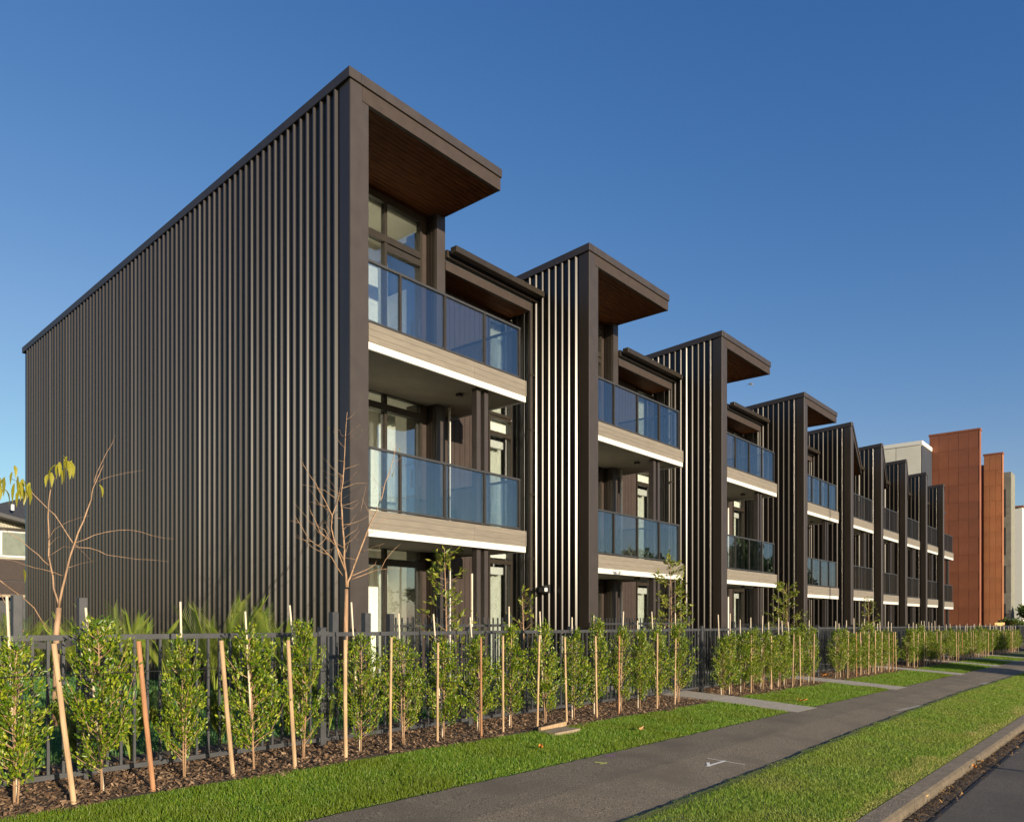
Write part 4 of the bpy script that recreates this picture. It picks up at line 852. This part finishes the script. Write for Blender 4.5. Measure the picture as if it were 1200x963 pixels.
# ------------------------------------------------------------------ the bird
bp = at(880, 450.5, 22); T = thing('bird', tuple(bp), 'gull flying in the sky right of the third canopy', 'bird')
mb = MB(); mb.tube([(-.17, 0, 0), (-.12, 0, .01), (0, 0, .0), (.12, 0, .015), (.19, 0, .02)], [.01, .035, .05, .03, .008], 8); mb.build('body', M['birdm'], T, smooth=True)
for s in (-1, 1):
    mb = MB(); pts = [(0, 0, 0), (s * .02, s * .18, .10), (s * 0 - .03, s * .36, .05), (-.12, s * .5, .0)]
    for (a, b), (w0, w1) in zip(zip(pts, pts[1:]), ((.06, .06), (.06, .045), (.045, .01))):
        a, b = Vector(a), Vector(b); mb.quad(a + Vector((w0, 0, 0)), a - Vector((w0, 0, 0)), b - Vector((w1, 0, 0)), b + Vector((w1, 0, 0))); mb.quad(b + Vector((w1, 0, -.008)), b - Vector((w1, 0, .008)), a - Vector((w0, 0, .008)), a + Vector((w0, 0, -.008)))
    mb.build('wing', M['birdm'], T)
T.rotation_euler = (.25, .1, R(-50))

# ------------------------------------------------------------------ trees
def crown(n, rx, rz, size, seed, lumps=16):
    g = np.random.default_rng(seed); P = []
    for i in range(lumps):
        a = g.uniform(0, 6.28); rr_ = g.uniform(.15, .75); c = np.array([math.cos(a) * rx * rr_, math.sin(a) * rx * rr_, g.uniform(-.6, .7) * rz]); k = n // lumps
        d = g.normal(0, 1, (k, 3)); d /= np.linalg.norm(d, axis=1)[:, None]; P.append(c + d * np.array([rx, rx, rz]) * g.uniform(.18, .42, (k, 1)) * g.uniform(.6, 1.0, (k, 1)))
    P = np.concatenate(P); V, F = leaves(P, g.normal(0, 1, P.shape), size, .6); return soup('crown', V, F, M['far_leaf'])
CR = [crown(4200, 1, 1, .16, s) for s in range(3)]
def tree(X, Y, h, rx, cz, label, i, rz=None, group='street trees off to the right'):
    z = GZ(X, Y); T = thing('street_tree', (X, Y, z), label, 'tree', group); mb = MB(); t = max(.06, h * .018); mb.tube([(0, 0, -.1), (.05, 0, cz * .6), (0, .05, cz), (0, 0, h * .85)], [t, t * .8, t * .6, t * .2], 8)
    r = random.Random(i)
    for j in range(7): a = r.uniform(0, 6.28); mb.tube([(0, 0, cz * r.uniform(.6, 1)), (math.cos(a) * rx * .35, math.sin(a) * rx * .35, cz), (math.cos(a) * rx * .75, math.sin(a) * rx * .75, cz + rx * .3)], [t * .45, t * .3, t * .1], 5)
    mb.build('trunk', M['bark'], T, smooth=True); rz = rz or (h - cz) / 1.4 
    inst('crown', CR[i % 3], T, (0, 0, cz + (h - cz) * .42), (0, 0, i * 1.3), (rx, rx, rz))
# far reflections: trees across the street, well off to the right
for i in range(16): tree(95 + i * 9 + random.uniform(-3, 3), -34 - (i % 4) * 6 - i * 1.5, 10 + (i % 5) * 1.6, 5.2, 3.5, f'tree far across the street, {ORD[i]} of those mirrored in the balcony glass', i, group='trees reflected in the balcony glass')
# the ones whose shade lies over the far footpath
tree(24.2, -9.0, 3.6, 2.0, 1.9, 'low street tree across the road, first one along', 1); tree(30.5, -9.5, 3.4, 2.2, 1.9, 'low street tree across the road, second one along', 2); tree(38, -9.2, 3.9, 2.6, 1.9, 'low street tree across the road, third one along', 3); tree(47, -9.4, 4.2, 2.8, 1.9, 'low street tree across the road, fourth one along', 4)
tree(64, 7.6, 1.7, 1.2, .4, 'dark bushy tree standing at the far end of the fence', 5, group='bushy trees at the end of the row'); tree(72.5, 7.4, 3.0, 1.3, 1.0, 'larger dark bushy tree at the right edge of the photo', 6, group='bushy trees at the end of the row')
tree(90, 7.0, 5.0, 2.2, 1.4, 'farthest bushy tree at the right edge', 7, group='bushy trees at the end of the row')
# lamp column shading the balconies, and an unseen post added for its kerb shadow
def lamp(X, Y, h, r_, label):
    T = thing('street_lamp', (X, Y, GZ(X, Y)), label, 'street lamp', 'street lamps across the road'); mb = MB(); mb.tube([(0, 0, -.1), (0, 0, h * .5), (0, 0, h)], [r_, r_ * .85, r_ * .6], 10); mb.build('column', M['fence'], T, smooth=True)
    mb = MB(); mb.tube([(0, 0, h), (0, .5, h + .12), (0, 1.0, h + .14)], [.03, .025, .02], 8); mb.build('arm', M['fence'], T); mb = MB(); mb.box(-.1, .1, .95, 1.45, h + .1, h + .18); mb.build('lamp_head', M['fence'], T, bevel=.01)
lamp(26.85 - 1.96, -6.95 - .0, 9.0, .07, 'street lamp across the road level with the third townhouse')
mb = MB(); mb.tube([(7.8, -6.95, GZ(7.8, -6.95) - .1), (7.8, -6.95, GZ(7.8, -6.95) + 1.62)], .035, 8); tag(mb.build('shadow_post', M['fence']), 'thin unseen post across the road, added for its shadow on the kerb', 'post')  # out of view; height set so its shadow just crosses the kerb
